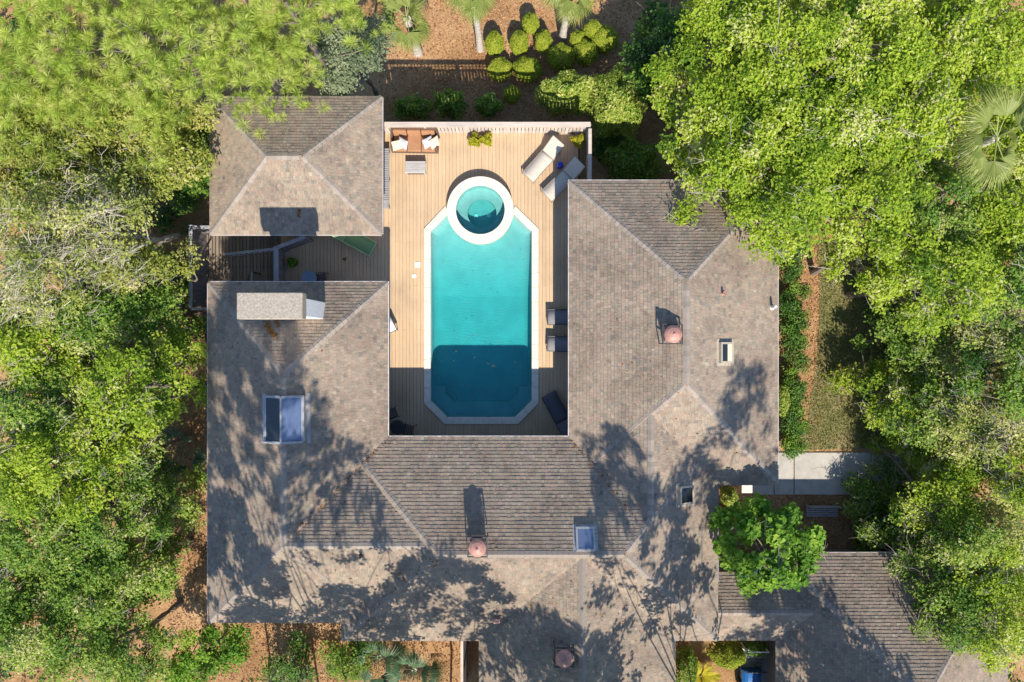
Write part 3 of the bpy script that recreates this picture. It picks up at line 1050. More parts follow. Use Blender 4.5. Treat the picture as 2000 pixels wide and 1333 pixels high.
# spa: outer wall, bench, well
sw_ = MB()
prof_o = [(SR_O - 0.03, -1.6), (SR_O - 0.03, 0.388)]
prof_i = [(SR_I + 0.03, 0.388), (SR_I + 0.03, 0.42), (SR_I + .004, 0.42), (SR_I + .004, -0.12), (29.2 * .0216, -0.13), (29.0 * .0216, -0.5), (0.01, -0.52)]
seg = 48
sc_ = (spa_c.x - pl.x, spa_c.y - pl.y, 0)
def ring(prof, mat, name, off=(0, 0)):
    mb = MB()
    vs, fs = [], []
    for j, (r, z) in enumerate(prof):
        ox, oy = (off if r < SR_I - 0.1 else (0, 0))
        for k in range(seg):
            t = 2 * math.pi * k / seg
            vs.append((sc_[0] + ox + r * math.cos(t), sc_[1] + oy + r * math.sin(t), z))
    for j in range(len(prof) - 1):
        for k in range(seg):
            fs.append((j * seg + k, j * seg + (k + 1) % seg, (j + 1) * seg + (k + 1) % seg, (j + 1) * seg + k))
    mb.add(vs, fs)
    return mb.build(name, mat, POOL)
ring(prof_o, M['spa_wall'], "spa_wall")
ring(prof_i, M['spa_plaster'], "spa_basin", (0.05, -0.05))
for dx in (-0.23, 0.34):
    MB().lathe([(0.10, 0), (0.10, 0.02), (0.06, 0.035), (0.05, 0.02), (0.01, 0.02)], (sc_[0] + dx, sc_[1] - 0.09, -0.51), 16).build("spa_drain", M['white'], POOL)

# water bodies
wp = [Vector(q) for q in in_poly]
wp_out = [(q.x * 1.0 + (0.05 if q.x > -1.3 else -0.05), q.y + (0.05 if q.y > 1 else -0.05)) for q in wp]
_arc = []
for _k in range(25):
    _a = math.radians(-7 - 166 * _k / 24)
    _arc.append((spa_c.x + (SR_O - 0.035) * math.cos(_a), spa_c.y + (SR_O - 0.035) * math.sin(_a)))
wp_out = wp_out[:6] + [(q[0], q[1]) for q in _arc] + wp_out[6:]
tag(MB().prism(wp_out, -1.9, -0.04).build("pool_water", M['water']), kind='structure')
wsp = [(spa_c.x + (SR_I + 0.002) * math.cos(2 * math.pi * k / 48), spa_c.y + (SR_I + 0.002) * math.sin(2 * math.pi * k / 48)) for k in range(48)]
tag(MB().prism(wsp, -0.8, 0.36).build("spa_water", M['water_spa']), kind='structure')

# skimmer lids
sk = MB().box((0, 0, 0.012), (0.235, 0.235, 0.02)).build("skimmer_lid", M['white'], bevel=0.008)
sk.location = P(815.5, 517.5, 0)
tag(sk, "square white skimmer lid set in the deck boards", "lid")
sk = MB().lathe([(0.095, 0), (0.095, 0.016), (0.08, 0.022), (0.01, 0.022)], (0, 0, 0.002), 20).build("fill_lid", M['white'])
sk.location = P(809, 539.5, 0)
tag(sk, "small round white lid on the deck below the square one", "lid")

# floating specks
n = 44
V, Q, T_ = [], [], []
k = 0
while k < n:
    x, y = rng.uniform(-3.4, 0.7), (rng.uniform(-2.6, 0.2) if k % 3 else rng.uniform(0.2, 4.4))
    s, an = rng.uniform(0.02, 0.045), rng.uniform(0, 6.28)
    cs, sn = math.cos(an) * s, math.sin(an) * s
    V += [(x - cs, y - sn, -0.034), (x + sn * .5, y - cs * .5, -0.032), (x + cs, y + sn, -0.034), (x - sn * .5, y + cs * .5, -0.032)]
    Q.append([4 * k, 4 * k + 1, 4 * k + 2, 4 * k + 3]); T_.append(rng.uniform(0, .3)); k += 1
tag(link(bpy.data.objects.new("floating_leaves", fast_mesh("floating_leaves", np.array(V), [np.array(Q)], LEAF['litter'], {"tint": np.array(T_)}))), kind='stuff')

# ------------------------------------------------------------------ deck
DECK = bpy.data.objects.new("deck", None)
COL.objects.link(DECK)
tag(DECK, kind='structure')
DX0, DX1 = -5.60, 2.95
DY0, DY1 = -4.50, 9.12
mid_poly = [(Vector(a) * 0.5 + Vector(b_) * 0.5) for a, b_ in zip(out_poly, in_poly)]


def column_cut(x):
    """The deck's open span over the pool at this x: (south end, north end) or None."""
    yy = []
    for i in range(8):
        a, b_ = mid_poly[i], mid_poly[(i + 1) % 8]
        if (a.x - x) * (b_.x - x) <= 0 and abs(a.x - b_.x) > 1e-6:
            yy.append(a.y + (b_.y - a.y) * (x - a.x) / (b_.x - a.x))
    if len(yy) < 2:
        return None
    lo, hi = min(yy), max(yy)
    if abs(x - spa_c.x) < SR_O - 0.06:
        hi = max(hi, spa_c.y + math.sqrt((SR_O - 0.05) ** 2 - (x - spa_c.x) ** 2))
    return lo, hi


plank_cache = {}
def plank(x, y0, y1, w, z, mat, parent):
    L = round(y1 - y0, 2)
    if L < 0.06:
        return
    key = (L, w, mat)
    if key not in plank_cache:
        mb = MB()
        c = 0.006
        hw, hl, t = w / 2, L / 2, 0.03
        vs = [(-hw, -hl, -t), (hw, -hl, -t), (hw, hl, -t), (-hw, hl, -t), (-hw, -hl, -c), (hw, -hl, -c), (hw, hl, -c), (-hw, hl, -c),
              (-hw + c, -hl + c, 0), (hw - c, -hl + c, 0), (hw - c, hl - c, 0), (-hw + c, hl - c, 0)]
        mb.add(vs, [(0, 1, 5, 4), (1, 2, 6, 5), (2, 3, 7, 6), (3, 0, 4, 7), (4, 5, 9, 8), (5, 6, 10, 9), (6, 7, 11, 10), (7, 4, 8, 11), (8, 9, 10, 11), (3, 2, 1, 0)])
        plank_cache[key] = mb.mesh("plank", M[mat])
    o = bpy.data.objects.new("plank", plank_cache[key])
    link(o, parent)
    o.location = (x, (y0 + y1) / 2, z + R_.uniform(-0.002, 0.002))


pitch = 0.1555
x = DX0
ci = 0
while x < DX1:
    cut = column_cut(x)
    spans = [(DY0, DY1)] if cut is None else [(DY0, cut[0]), (cut[1], DY1)]
    for a, b_ in spans:
        if b_ - a > 7:
            j = R_.choice([0.5, 2.4, 4.3, 6.2]) + 0.0
            plank(x, a, j - 0.003, pitch - 0.0055, 0, 'deck', DECK)
            plank(x, j + 0.003, b_, pitch - 0.0055, 0, 'deck', DECK)
        else:
            plank(x, a, b_, pitch - 0.0055, 0, 'deck', DECK)
    x += pitch
    ci += 1
x = -5.60 - pitch
while x > -10.0:
    plank(x, 1.6, 5.0, pitch - 0.0055, 0, 'deck', DECK)
    x -= pitch
jo = MB()  # deck underframe as solid sheets, dark to shade the board gaps
jo.span((DX0 - .1, DY0, -0.30), (-3.62, DY1, -0.045))
jo.span((0.98, DY0, -0.30), (DX1, DY1, -0.046))
jo.span((-3.61, 7.06, -0.30), (0.97, DY1, -0.047))
jo.span((-3.61, DY0, -0.30), (0.97, -3.45, -0.047))
jo.span((-10.06, 1.6, -0.30), (DX0 - .11, 5.0, -0.048))
jo.build("dark_underframe", M['underdeck'], DECK)
ps = MB()
for x in (-5.4, -4.2, 1.3, 2.7):
    for y in (-4.2, -0.5, 3.0, 6.0, 8.9):
        ps.span((x - .08, y - .08, GZ), (x + .08, y + .08, -0.31))
for x in (-2.8, -1.4, 0.2):
    ps.span((x - .08, 8.82, GZ), (x + .08, 8.98, -0.31))
ps.build("support_posts", M['underdeck'], DECK, kind='stuff')


# ------------------------------------------------------------------ north fence and its east return
def board_fence(name, label, a, b_, inward, h=1.2, z0=0.0, cap=0.2, mat='fence_v', capmat='fence', lattice=True, bw=0.128, gap=0.028, nposts=4):
    """cap, posts, rails, boards below and an open lattice band above."""
    a, b_ = Vector((a[0], a[1], z0)), Vector((b_[0], b_[1], z0))
    rz = math.atan2((b_ - a).y, (b_ - a).x)
    L = (b_ - a).length
    t = thing(name, label, "fence", a, rz)
    s = 1 if (Matrix.Rotation(rz, 3, 'Z') @ Vector((0, 1, 0))).dot(Vector((*inward, 0))) > 0 else -1
    MB().span((-0.03, -cap / 2, h - 0.045), (L + 0.03, cap / 2, h)).build("cap_rail", M[capmat], t, bevel=0.008)
    for k in range(nposts + 1):
        x = k * L / nposts
        MB().span((x - .05, -.05, -0.35), (x + .05, .05, h - .047)).build("post", M[mat], t)
    lat = 0.42 if lattice else 0.0
    for z in ((0.08, h - lat - 0.1) if lattice else (0.12, h - 0.2)):
        MB().span((0, s * -0.048, z), (L, s * -0.01, z + .085)).build("rail", M[capmat], t)
    me = MB().span((0, 0, 0.03), (bw, 0.022, h - lat - 0.04)).mesh("board", M[mat])
    n = int(L / (bw + gap))
    for k in range(n):
        o = link(bpy.data.objects.new("board", me), t)
        o.location = (k * (bw + gap) + gap, 0.0 if s > 0 else -0.022, R_.uniform(-.01, .01))
    if lattice:
        z0_, z1_ = h - lat - 0.03, h - 0.05
        st = MB().span((0, 0.0, z0_), (0.045, 0.014, z1_)).mesh("lattice_slat", M[mat])
        for k in range(int(L / 0.165)):
            o = link(bpy.data.objects.new("lattice_slat", st), t)
            o.location = (k * 0.165 + .05, 0, 0)
        for k in range(3):
            z = z0_ + 0.035 + k * 0.125
            MB().span((0, -0.016, z), (L, -0.002, z + 0.045)).build("lattice_rail", M[capmat], t)
    return t


fz = 1.2
pa, pb2 = P(747, 243, fz), P(1152, 243, fz)
board_fence("fence", "pale board fence with lattice top along the deck's garden edge", (pa.x, pa.y), (pb2.x, pb2.y), (0, -1), fz, nposts=5)
pc, pd = P(1152.5, 247, fz), P(1152.5, 352, fz)
board_fence("fence", "short pale fence return between garden fence and house roof", (pc.x, pc.y - .12), (pd.x, pd.y), (-1, 0), fz, cap=0.14, nposts=2)

# ------------------------------------------------------------------ west landing, screens and rails
LZ = -1.05
LAND = bpy.data.objects.new("landing", None)
COL.objects.link(LAND)
tag(LAND, kind='structure')
x = -13.85
while x < -10.15:
    hole = (-11.95 < x < -11.1)
    plank(x, 1.9 if not hole else 3.1, 5.3, 0.122, LZ, 'deck_grey', LAND)
    x += 0.155
MB().span((-13.9, 1.9, LZ - .3), (-10.12, 2.0, LZ - .05)).span((-13.9, 5.2, LZ - .3), (-10.12, 5.3, LZ - .05)).span((-13.9, 3.3, LZ - .3), (-10.12, 3.4, LZ - .05)).build("dark_underframe", M['underdeck'], LAND)
# steps going down through the opening
ST = thing("stair", "dark wooden steps dropping through the opening in the grey landing", "stairs", (-11.52, 3.0, LZ))
for k in range(8):
    MB().span((-0.42, -0.28 * (k + 1), -0.2 * (k + 1) - .04), (0.42, -0.28 * k - .02, -0.2 * (k + 1))).build("step", M['deck_grey'], ST)

sc_t = P(372, 441, 0.45)
sc_b = P(372, 602, 0.45)
board_fence("screen", "tall grey board screen along the outer side of the lower landing", (sc_t.x, sc_t.y), (sc_b.x, sc_b.y), (1, 0), 1.5, LZ, 0.16, 'screen', 'screen_cap', False, 0.2, 0.025, 2)
e1, e2 = P(374, 444, 0.45), P(410, 444, 0.45)
board_fence("screen", "short grey screen closing the landing end by the pool house", (e1.x, e1.y), (e2.x, e2.y), (0, -1), 1.5, LZ, 0.14, 'screen', 'screen_cap', False, 0.2, 0.025, 1)
e1, e2 = P(374, 603, 0.45), P(410, 603, 0.45)
board_fence("screen", "short grey screen closing the landing end by the west roof", (e1.x, e1.y), (e2.x, e2.y), (0, 1), 1.5, LZ, 0.10, 'screen', 'screen_cap', False, 0.2, 0.025, 1)
e1, e2 = P(539, 483, 1.15), P(539, 560, 1.15)
board_fence("railing", "grey board railing between stair landing and shaded patio", (e1.x, e1.y), (e2.x, e2.y), (1, 0), 1.15, 0, 0.21, 'screen', 'screen_cap', False, 0.155, 0.02, 2)
e1, e2 = P(543, 483, 1.15), P(594, 463, 1.15)
board_fence("railing", "angled grey railing running from patio corner toward pool house", (e1.x, e1.y), (e2.x, e2.y), (0, -1), 1.15, 0, 0.15, 'screen', 'screen_cap', False, 0.155, 0.02, 1)
HR = thing("handrail", "sloping grey handrail over the dark stair landing", "handrail", (0, 0, 0))
h0, h1 = P(440, 497, 0.1), P(535, 487, 1.0)
MB().bar(h0, h1, 0.11, 0.05).build("rail", M['screen_cap'], HR)
MB().bar(h0 - Vector((0, 0, .55)), h1 - Vector((0, 0, .55)), 0.06, 0.10).build("lower_rail", M['screen'], HR)
for k in range(9):
    q = h0.lerp(h1, (k + .3) / 9)
    MB().span((q.x - .02, q.y - .02, q.z - .9), (q.x + .02, q.y + .02, q.z - .02)).build("baluster", M['screen'], HR)
h0, h1 = P(492, 532, -0.1), P(492, 556, -0.1)
HR2 = thing("handrail", "short grey guard rail beside the dark stair opening", "handrail", (0, 0, 0))
MB().bar(h0, h1, 0.09, 0.05).build("rail", M['screen_cap'], HR2)
for q in (h0, h1):
    MB().span((q.x - .04, q.y - .04, LZ), (q.x + .04, q.y + .04, q.z - .03)).build("post", M['screen'], HR2)

# yard wall beside the dark passage at the south side
e1, e2 = P(902, 1254, 0.2), P(902, 1400, 0.2)
board_fence("fence", "narrow tall board fence beside the dark passage at the lower edge", (e1.x, e1.y), (e2.x, e2.y), (1, 0), 3.6, GZ, 0.12, 'screen', 'fence', False, 0.16, 0.01, 2)

# ------------------------------------------------------------------ furniture
def chaise(name, label, foot, ang, sling, frame, back_deg=38, L=1.28, W=0.60, B=0.80, group=None):
    """Lounger along local +x from its foot; the back part is raised."""
    t = thing(name, label, "lounger", (foot[0], foot[1], 0.0), ang, group)
    z = 0.34
    fr = MB()
    for s in (-1, 1):
        y = s * (W / 2 + 0.02)
        fr.tube([(0, y, z), (L + 0.55, y, z)], 0.018, 8)
        fr.tube([(0.02, y, z), (0.02, y, 0.0)], 0.018, 8)
    for x in (0.0, L + .02, L + 0.55):
        fr.tube([(x, -W / 2 - .02, z), (x, W / 2 + .02, z)], 0.016, 8)
    fr.build("frame", frame, t)
    for x in (0.12, L + 0.45):
        for s in (-1, 1):
            MB().tube([(x, s * (W / 2 + .02), z), (x, s * (W / 2 + .03), 0)], 0.02, 8).build("leg", frame, t)
    n = 12
    vs, fs = [], []
    for i in range(n + 1):
        u = i / n
        sag = -0.025 * math.sin(math.pi * u)
        for y in (-W / 2, 0, W / 2):
            vs.append((0.02 + u * (L - 0.02), y, z + 0.02 + sag - (0.012 if y == 0 else 0)))
    for i in range(n):
        for k in range(2):
            fs.append((i * 3 + k, (i + 1) * 3 + k, (i + 1) * 3 + k + 1, i * 3 + k + 1))
    so = MB().add(vs, fs).build("seat", sling, t, smooth=True)
    sm = so.modifiers.new("thick", 'SOLIDIFY'); sm.thickness = 0.02
    a = math.radians(back_deg)
    bk = MB()
    ca, sa = math.cos(a), math.sin(a)
    mt = Matrix(((ca, 0, -sa), (0, 1, 0), (sa, 0, ca)))
    bk.box(Vector((L + 0.03, 0, z + .02)) + mt @ Vector((B / 2, 0, 0)), (B, W, 0.022), mat=mt)
    bo = bk.build("backrest", sling, t, bevel=0.008)
    f2 = MB()
    for s in (-1, 1):
        f2.tube([Vector((L + 0.03, s * (W / 2 + .015), z + .01)), Vector((L + 0.03, s * (W / 2 + .015), z + .01)) + mt @ Vector((B, 0, 0))], 0.014, 8)
    f2.tube([Vector((L + .03, -W / 2, z + .01)) + mt @ Vector((B, 0, 0)), Vector((L + .03, W / 2, z + .01)) + mt @ Vector((B, 0, 0))], 0.014, 8)
    f2.tube([Vector((L + .03, 0, z)) + mt @ Vector((B * .7, 0, -.01)), Vector((L + .5, 0, z))], 0.012, 6)
    f2.build("back_frame", frame, t)
    return t


LG = "loungers set out round the pool deck"
fp = P(1031, 347.5, .34); chaise("lounger", "cream sling lounger fully in the sun, farther from the house roof", fp, math.radians(48.4), M['sling'], M['frame_metal'], group=LG)
fp = P(1067.5, 384, .34); chaise("lounger", "cream sling lounger half shaded beside the house roof corner", fp, math.radians(44.5), M['sling'], M['frame_metal'], group=LG)
fp = P(1069.5, 620, .34); chaise("lounger", "grey lounger pointing under the east eave, nearer the spa", fp, math.radians(1), M['sling_grey'], M['dark_metal'], group=LG)
fp = P(1069, 671.5, .34); chaise("lounger", "grey lounger pointing under the east eave, nearer the shadow edge", fp, math.radians(-2), M['sling_grey'], M['dark_metal'], group=LG)
fp = P(1071, 771, .34); chaise("lounger", "charcoal lounger set at an angle in the shaded deck corner", fp, math.radians(-61), M['sling_dark'], M['dark_metal'], 30, group=LG)
fp = P(728, 487, .34); chaise("lounger", "green lounger on the shaded patio, tucked under the pool house eave", fp, math.radians(180 - 28), M['sling_green'], M['green_edge'], 30, group=LG)
fp = P(769, 631, .34); chaise("lounger", "white towel draped lounger half hidden by the west eave", fp, math.radians(205), M['towel'], M['dark_metal'], 40, group=LG)

# sofa
so_p = P(812, 277, 0)
SO = thing("sofa", "dark wicker sofa with rust seat cushions against the garden fence", "sofa", (so_p.x, so_p.y, 0), math.radians(-1))
Wd, Dp = 2.02, 1.04
MB().span((-Wd / 2, -Dp / 2, 0.03), (Wd / 2, Dp / 2, 0.30)).build("base", M['wicker'], SO, bevel=0.02)
bkr = MB()
bkr.span((-Wd / 2, Dp / 2 - .20, 0.305), (Wd / 2, Dp / 2, 0.82))
bkr.build("backrest", M['wicker'], SO, bevel=0.05)
for s in (-1, 1):
    MB().span((s * Wd / 2 - (0.10 if s > 0 else 0), -Dp / 2 + .03, 0.305), (s * Wd / 2 + (0 if s > 0 else .10), Dp / 2 - .175, 0.56)).build("armrest", M['wicker'], SO, bevel=0.04)
for k in range(3):
    w = (Wd - .22) / 3
    x0 = -Wd / 2 + .11 + k * w
    MB().span((x0 + .006, -Dp / 2 - .02, 0.305), (x0 + w - .006, Dp / 2 - .34, 0.45)).build("seat_cushion", M['cushion'], SO, bevel=0.045)
    m3 = Matrix.Rotation(math.radians(-14), 3, 'X')
    MB().box((x0 + w / 2, Dp / 2 - .30, 0.58), (w - .02, 0.15, 0.36), mat=m3).build("back_cushion", M['cushion'], SO, bevel=0.05)


def pillow(label, p, rz, mat, tilt):
    """A plump square cushion, thin at its seams."""
    n = 8
    vs, fs = [], []
    for sgn in (1, -1):
        for i in range(n + 1):
            for j in range(n + 1):
                u, v = i / n * 2 - 1, j / n * 2 - 1
                th = 0.085 * math.sqrt(max(0, (1 - u ** 4) * (1 - v ** 4)))
                k = 1 - 0.06 * (1 - abs(u) * abs(v)) * (1 if max(abs(u), abs(v)) > .9 else 0)
                vs.append((u * .23 * k, v * .23 * k, sgn * th))
    o = (n + 1) ** 2
    for i in range(n):
        for j in range(n):
            a = i * (n + 1) + j
            fs.append((a, a + n + 1, a + n + 2, a + 1))
            fs.append((o + a, o + a + 1, o + a + n + 2, o + a + n + 1))
    ob = MB().add(vs, fs).build("pillow", mat, smooth=True)
    ob.location = p
    ob.rotation_euler = (math.radians(tilt), math.radians(10 if rz > 0 else -10), rz)
    tag(ob, label, "pillow", "pillows on the wicker sofa")


pz = 0.60
pillow("cream pillow at the sofa end nearest the pool house", P(776, 284, pz), math.radians(18), M['cream'], 50)
pillow("grey pillow beside cream one at the sofa end near the pool house", P(787, 281, pz), math.radians(-32), M['grey_cloth'], 48)
pillow("grey pillow beside cream one at the sofa end toward the flowers", P(836, 279, pz), math.radians(30), M['grey_cloth'], 48)
pillow("cream pillow at the sofa end toward the flower pot", P(849, 279, pz), math.radians(35), M['cream'], 50)

# coffee table
tp = P(811.5, 327, .38)
CT = thing("coffee_table", "low silvery slatted table in front of the wicker sofa", "table", (tp.x, tp.y, 0))
for k in range(6):
    y = -0.26 + (k + .5) * 0.52 / 6
    MB().span((-.43, y - .038, .355), (.43, y + .038, .385)).build("slat", M['grey_wood'], CT, bevel=0.004)
for sx in (-1, 1):
    MB().span((sx * .40 - .025, -.25, .31), (sx * .40 + .025, .25, .354)).build("rail", M['grey_wood'], CT)
    for sy in (-1, 1):
        MB().span((sx * .39 - .03, sy * .23 - .03, 0), (sx * .39 + .03, sy * .23 + .03, .309)).build("leg", M['grey_wood'], CT)
MB().span((-.40, -.24, .10), (.40, .24, .125)).build("shelf", M['wicker'], CT)

# slatted bench along the pool house
bx = P(750, 349, .42)
BN = thing("bench", "long grey slatted bench along the pool house wall", "bench", (bx.x - 0.08, bx.y, 0))
nb = 27
Lb = 2.58
for k in range(nb):
    y = -Lb / 2 + (k + .5) * Lb / nb
    MB().span((-.24, y - .038, .40), (.30, y + .038, .43)).build("slat", M['bench_wood'], BN)
for sx in (-.18, .24):
    MB().span((sx - .02, -Lb / 2, .33), (sx + .02, Lb / 2, .398)).build("rail", M['bench_wood'], BN)
    for y in (-1.2, 0, 1.2):
        MB().span((sx - .03, y - .03, 0), (sx + .03, y + .03, .329)).build("leg", M['bench_wood'], BN)

# blue stool between the cream loungers
p = P(1094, 321.5, .4)
ss = MB().lathe([(.10, 0), (.125, .03), (.16, .20), (.125, .40), (.12, .42), (.06, .435), (.01, .437)], (0, 0, 0), 20).build("garden_stool", M['blue'], smooth=True)
ss.location = (p.x, p.y, 0)
tag(ss, "glossy blue garden stool between the two cream loungers", "stool")


def round_table(label, p, r, mat, h=0.70):
    t = thing("round_table", label, "table", (p.x, p.y, 0))
    MB().lathe([(r - .02, 0), (r, .01), (r, .03), (r - .015, .04), (.01, .04)], (0, 0, h - .04), 28).build("tabletop", mat, t)
    MB().lathe([(.16, 0), (.16, .02), (.03, .05), (.03, h - .045)], (0, 0, 0), 16).build("pedestal", M['dark_metal'], t)
    return t


def metal_chair(label, p, rz, group=None):
    t = thing("metal_chair", label, "chair", (p.x, p.y, 0), rz, group)
    sd = MB()
    for k in range(5):
        sd.span((-.20, -.19 + k * .08, .43), (.20, -.19 + k * .08 + .055, .45))
    sd.tube([(-.21, -.2, .43), (.21, -.2, .43), (.21, .21, .43), (-.21, .21, .43), (-.21, -.2, .43)], .013, 6)
    sd.build("seat", M['dark_metal'], t)
    for sx in (-1, 1):
        MB().tube([(sx * .21, -.2, .43), (sx * .23, -.24, 0)], .012, 6).build("leg", M['dark_metal'], t)
        MB().tube([(sx * .21, .2, .85), (sx * .21, .2, .43), (sx * .23, .25, 0)], .012, 6).build("leg", M['dark_metal'], t)
        MB().tube([(sx * .21, .2, .64), (sx * .25, .0, .66), (sx * .24, -.18, .62), (sx * .22, -.2, .43)], .012, 6).build("armrest", M['dark_metal'], t)
    bk = MB()
    bk.tube([(-.21, .2, .85), (0, .23, .90), (.21, .2, .85)], .013, 6)
    for k in range(5):
        x = -.14 + k * .07
        bk.tube([(x, .215, .46), (x, .225, .87)], .008, 5)
    bk.build("backrest", M['dark_metal'], t)
    return t


round_table("round blue-grey table on the shaded patio by the west wing eave", P(603, 544, .7), 0.335, M['blue_top'])
metal_chair("dark metal chair beside the blue-grey table on the shaded patio", P(628, 545, .4), math.radians(-80), "dark metal chairs")
round_table("round dark table in the shaded deck corner under two eaves", P(776, 835, .7), 0.31, M['dark_metal'])
metal_chair("dark metal chair facing the pool beside the dark round table", P(798, 840, .4), math.radians(-100), "dark metal chairs")
metal_chair("dark metal chair against the west eave above the dark round table", P(766, 808, .4), math.radians(20), "dark metal chairs")

# ------------------------------------------------------------------ foliage makers
def leaf_arrays(C, Nrm, size, aspect, g):
    """Rhombic leaves at C (n,3) facing Nrm (n,3)."""
    n = len(C)
    r = g.normal(size=(n, 3))
    u = np.cross(Nrm, r)
    u /= np.linalg.norm(u, axis=1, keepdims=True) + 1e-9
    v = np.cross(Nrm, u)
    L = (size * g.uniform(0.5, 1.5, n))[:, None]
    W = L * aspect
    a = C - u * L * .5
    b_ = C + v * W * .5 - u * L * 0.08 + Nrm * L * 0.06
    c = C + u * L * .5 - Nrm * L * 0.10
    d_ = C - v * W * .5 - u * L * 0.08 + Nrm * L * 0.06
    V = np.stack([a, b_, c, d_], 1).reshape(-1, 3)
    Q = np.arange(n * 4).reshape(n, 4)
    return V, Q


def clump_leaves(centers, radii, per_m2, size, aspect, g, flat=0.62, up=0.85, hue_sd=0.19):
    Cs, Ns, Ts = [], [], []
    for c, r in zip(centers, radii):
        n = max(12, int(per_m2 * r * r))
        dr = g.normal(size=(n, 3))
        dr /= np.linalg.norm(dr, axis=1, keepdims=True)
        dr[:, 2] = np.abs(dr[:, 2]) * np.where(g.uniform(size=n) < 0.78, 1, -0.6)
        rad = r * g.uniform(0, 1, n) ** 0.42 * (0.8 + 0.3 * np.sin(dr[:, 0] * 7 + c[0] * 5) * np.sin(dr[:, 1] * 6 + c[1] * 4))
        pos = dr * rad[:, None]
        pos[:, 2] *= flat
        nn = dr * 0.40 + np.array([0, -0.12, up]) + g.normal(size=(n, 3)) * 0.34
        nn /= np.linalg.norm(nn, axis=1, keepdims=True)
        Cs.append(np.array(c) + pos)
        Ns.append(nn)
        h = g.normal(0.5, hue_sd)
        Ts.append(np.clip(h + g.normal(0, 0.2, n), 0, 1))
    C, Nn, T_ = np.concatenate(Cs), np.concatenate(Ns), np.concatenate(Ts)
    V, Q = leaf_arrays(C, Nn, size, aspect, g)
    return V, Q, T_


def leaf_part(name, V, Q, T_, mat, parent):
    o = bpy.data.objects.new(name, fast_mesh(name, V, [Q], mat, {"tint": T_}))
    return link(o, parent)


def limb(mb, a, b_, r0, r1, g, bend=0.18, n=4, seg=5):
    a, b_ = Vector(a), Vector(b_)
    L = (b_ - a).length
    pts = [a]
    off = Vector((g.normal(), g.normal(), g.normal() + .6)) * bend * L * 0.5
    for i in range(1, n + 1):
        t = i / n
        pts.append(a.lerp(b_, t) + off * math.sin(math.pi * t))
    mb.tube(pts, [r0 + (r1 - r0) * i / n for i in range(n + 1)], seg, cap=False)
    return pts


def crown_clumps(g, R, top, depth, n, rmin, rmax):
    """Clump centres in an uneven dome of radius R, relative to the crown's axis."""
    ph = g.uniform(0, 6.28, 4)
    cs, rs = [], []
    ga = 2.399963
    for k in range(n):
        an = k * ga + g.normal(0, 0.25)
        Rk = R * (0.80 + 0.16 * math.sin(2 * an + ph[0]) + 0.11 * math.sin(3 * an + ph[1]) + 0.07 * math.sin(5 * an + ph[2]))
        rr = math.sqrt((k + 0.5) / n) * Rk
        z = top - depth * (rr / R) ** 2 - abs(g.normal(0, 0.7)) - (g.uniform(0, 1.4) if g.uniform() < 0.25 else 0)
        cs.append((rr * math.cos(an), rr * math.sin(an), z))
        rs.append(g.uniform(rmin, rmax))
    return cs, rs


def broad_tree(name, label, cat, cpx, top, R, leaf, seed, dens=1.0, size=0.115, aspect=0.6, twigs=0.4, depth=2.4, bark='bark', base_shift=(0, 0), group=None, world_xy=None, clump=(0.45, 0.95), nclump=None, ground=GZ, lk=600, limb_k=1.0):
    g = np.random.default_rng(seed)
    c = P(cpx[0], cpx[1], top - 0.8) if world_xy is None else Vector((*world_xy, 0))
    base = Vector((c.x + base_shift[0], c.y + base_shift[1], ground))
    t = thing(name, label, cat, base, 0, group)
    ox, oy = -base_shift[0], -base_shift[1]
    tz = top - ground
    n = nclump or int(6.0 * R * R)
    cs, rs = crown_clumps(g, R, tz - 0.5, depth, n, *clump)
    cs = [(x + ox, y + oy, max(z, 0.6)) for x, y, z in cs]
    V, Q, T_ = clump_leaves(cs, rs, lk * dens, size, aspect, g)
    leaf_part("crown", V, Q, T_, LEAF[leaf], t)
    mb = MB()
    r0 = (0.05 + 0.05 * R) * limb_k
    fork = Vector((ox * .5, oy * .5, tz * 0.42))
    limb(mb, (0, 0, -0.2), fork, r0, r0 * .75, g, 0.1, 4, 8)
    mains = []
    nm = max(4, int(2.2 * R))
    for k in range(nm):
        j = int((k + .5) / nm * n)
        q = Vector(cs[j]) - Vector((0, 0, 0.35))
        pts = limb(mb, fork, q, r0 * .6, r0 * .16, g, 0.22, 6, 6)
        mains.append(pts)
    tw = MB()
    for j, q in enumerate(cs):
        if g.uniform() > 0.85:
            continue
        q = Vector(q)
        best = min((p for pts in mains for p in pts[2:]), key=lambda p: (p - q).length)
        if (best - q).length > 0.2:
            limb(mb, best, q, 0.032 * limb_k, 0.011, g, 0.2, 3, 4)
        if g.uniform() < twigs * 0.75:
            for _ in range(int(3 + 6 * twigs)):
                an = g.uniform(0, 6.28)
                s = rs[j] * g.uniform(0.7, 1.25)
                e = q + Vector((math.cos(an) * s, math.sin(an) * s, g.uniform(0.1, 0.55) * s))
                pp = limb(tw, q, e, 0.016, 0.006, g, 0.25, 3, 3)
                for _k in range(2):
                    e2 = pp[2] + Vector((g.normal() * .25, g.normal() * .25, abs(g.normal()) * .12))
                    limb(tw, pp[2], e2, 0.009, 0.005, g, 0.2, 2, 3)
    mb.build("trunk", M['bark' if bark == 'bark' else 'pale_bark'], t)
    if tw.v:
        tw.build("twigs", M['pale_bark'], t, kind='stuff')
    return t


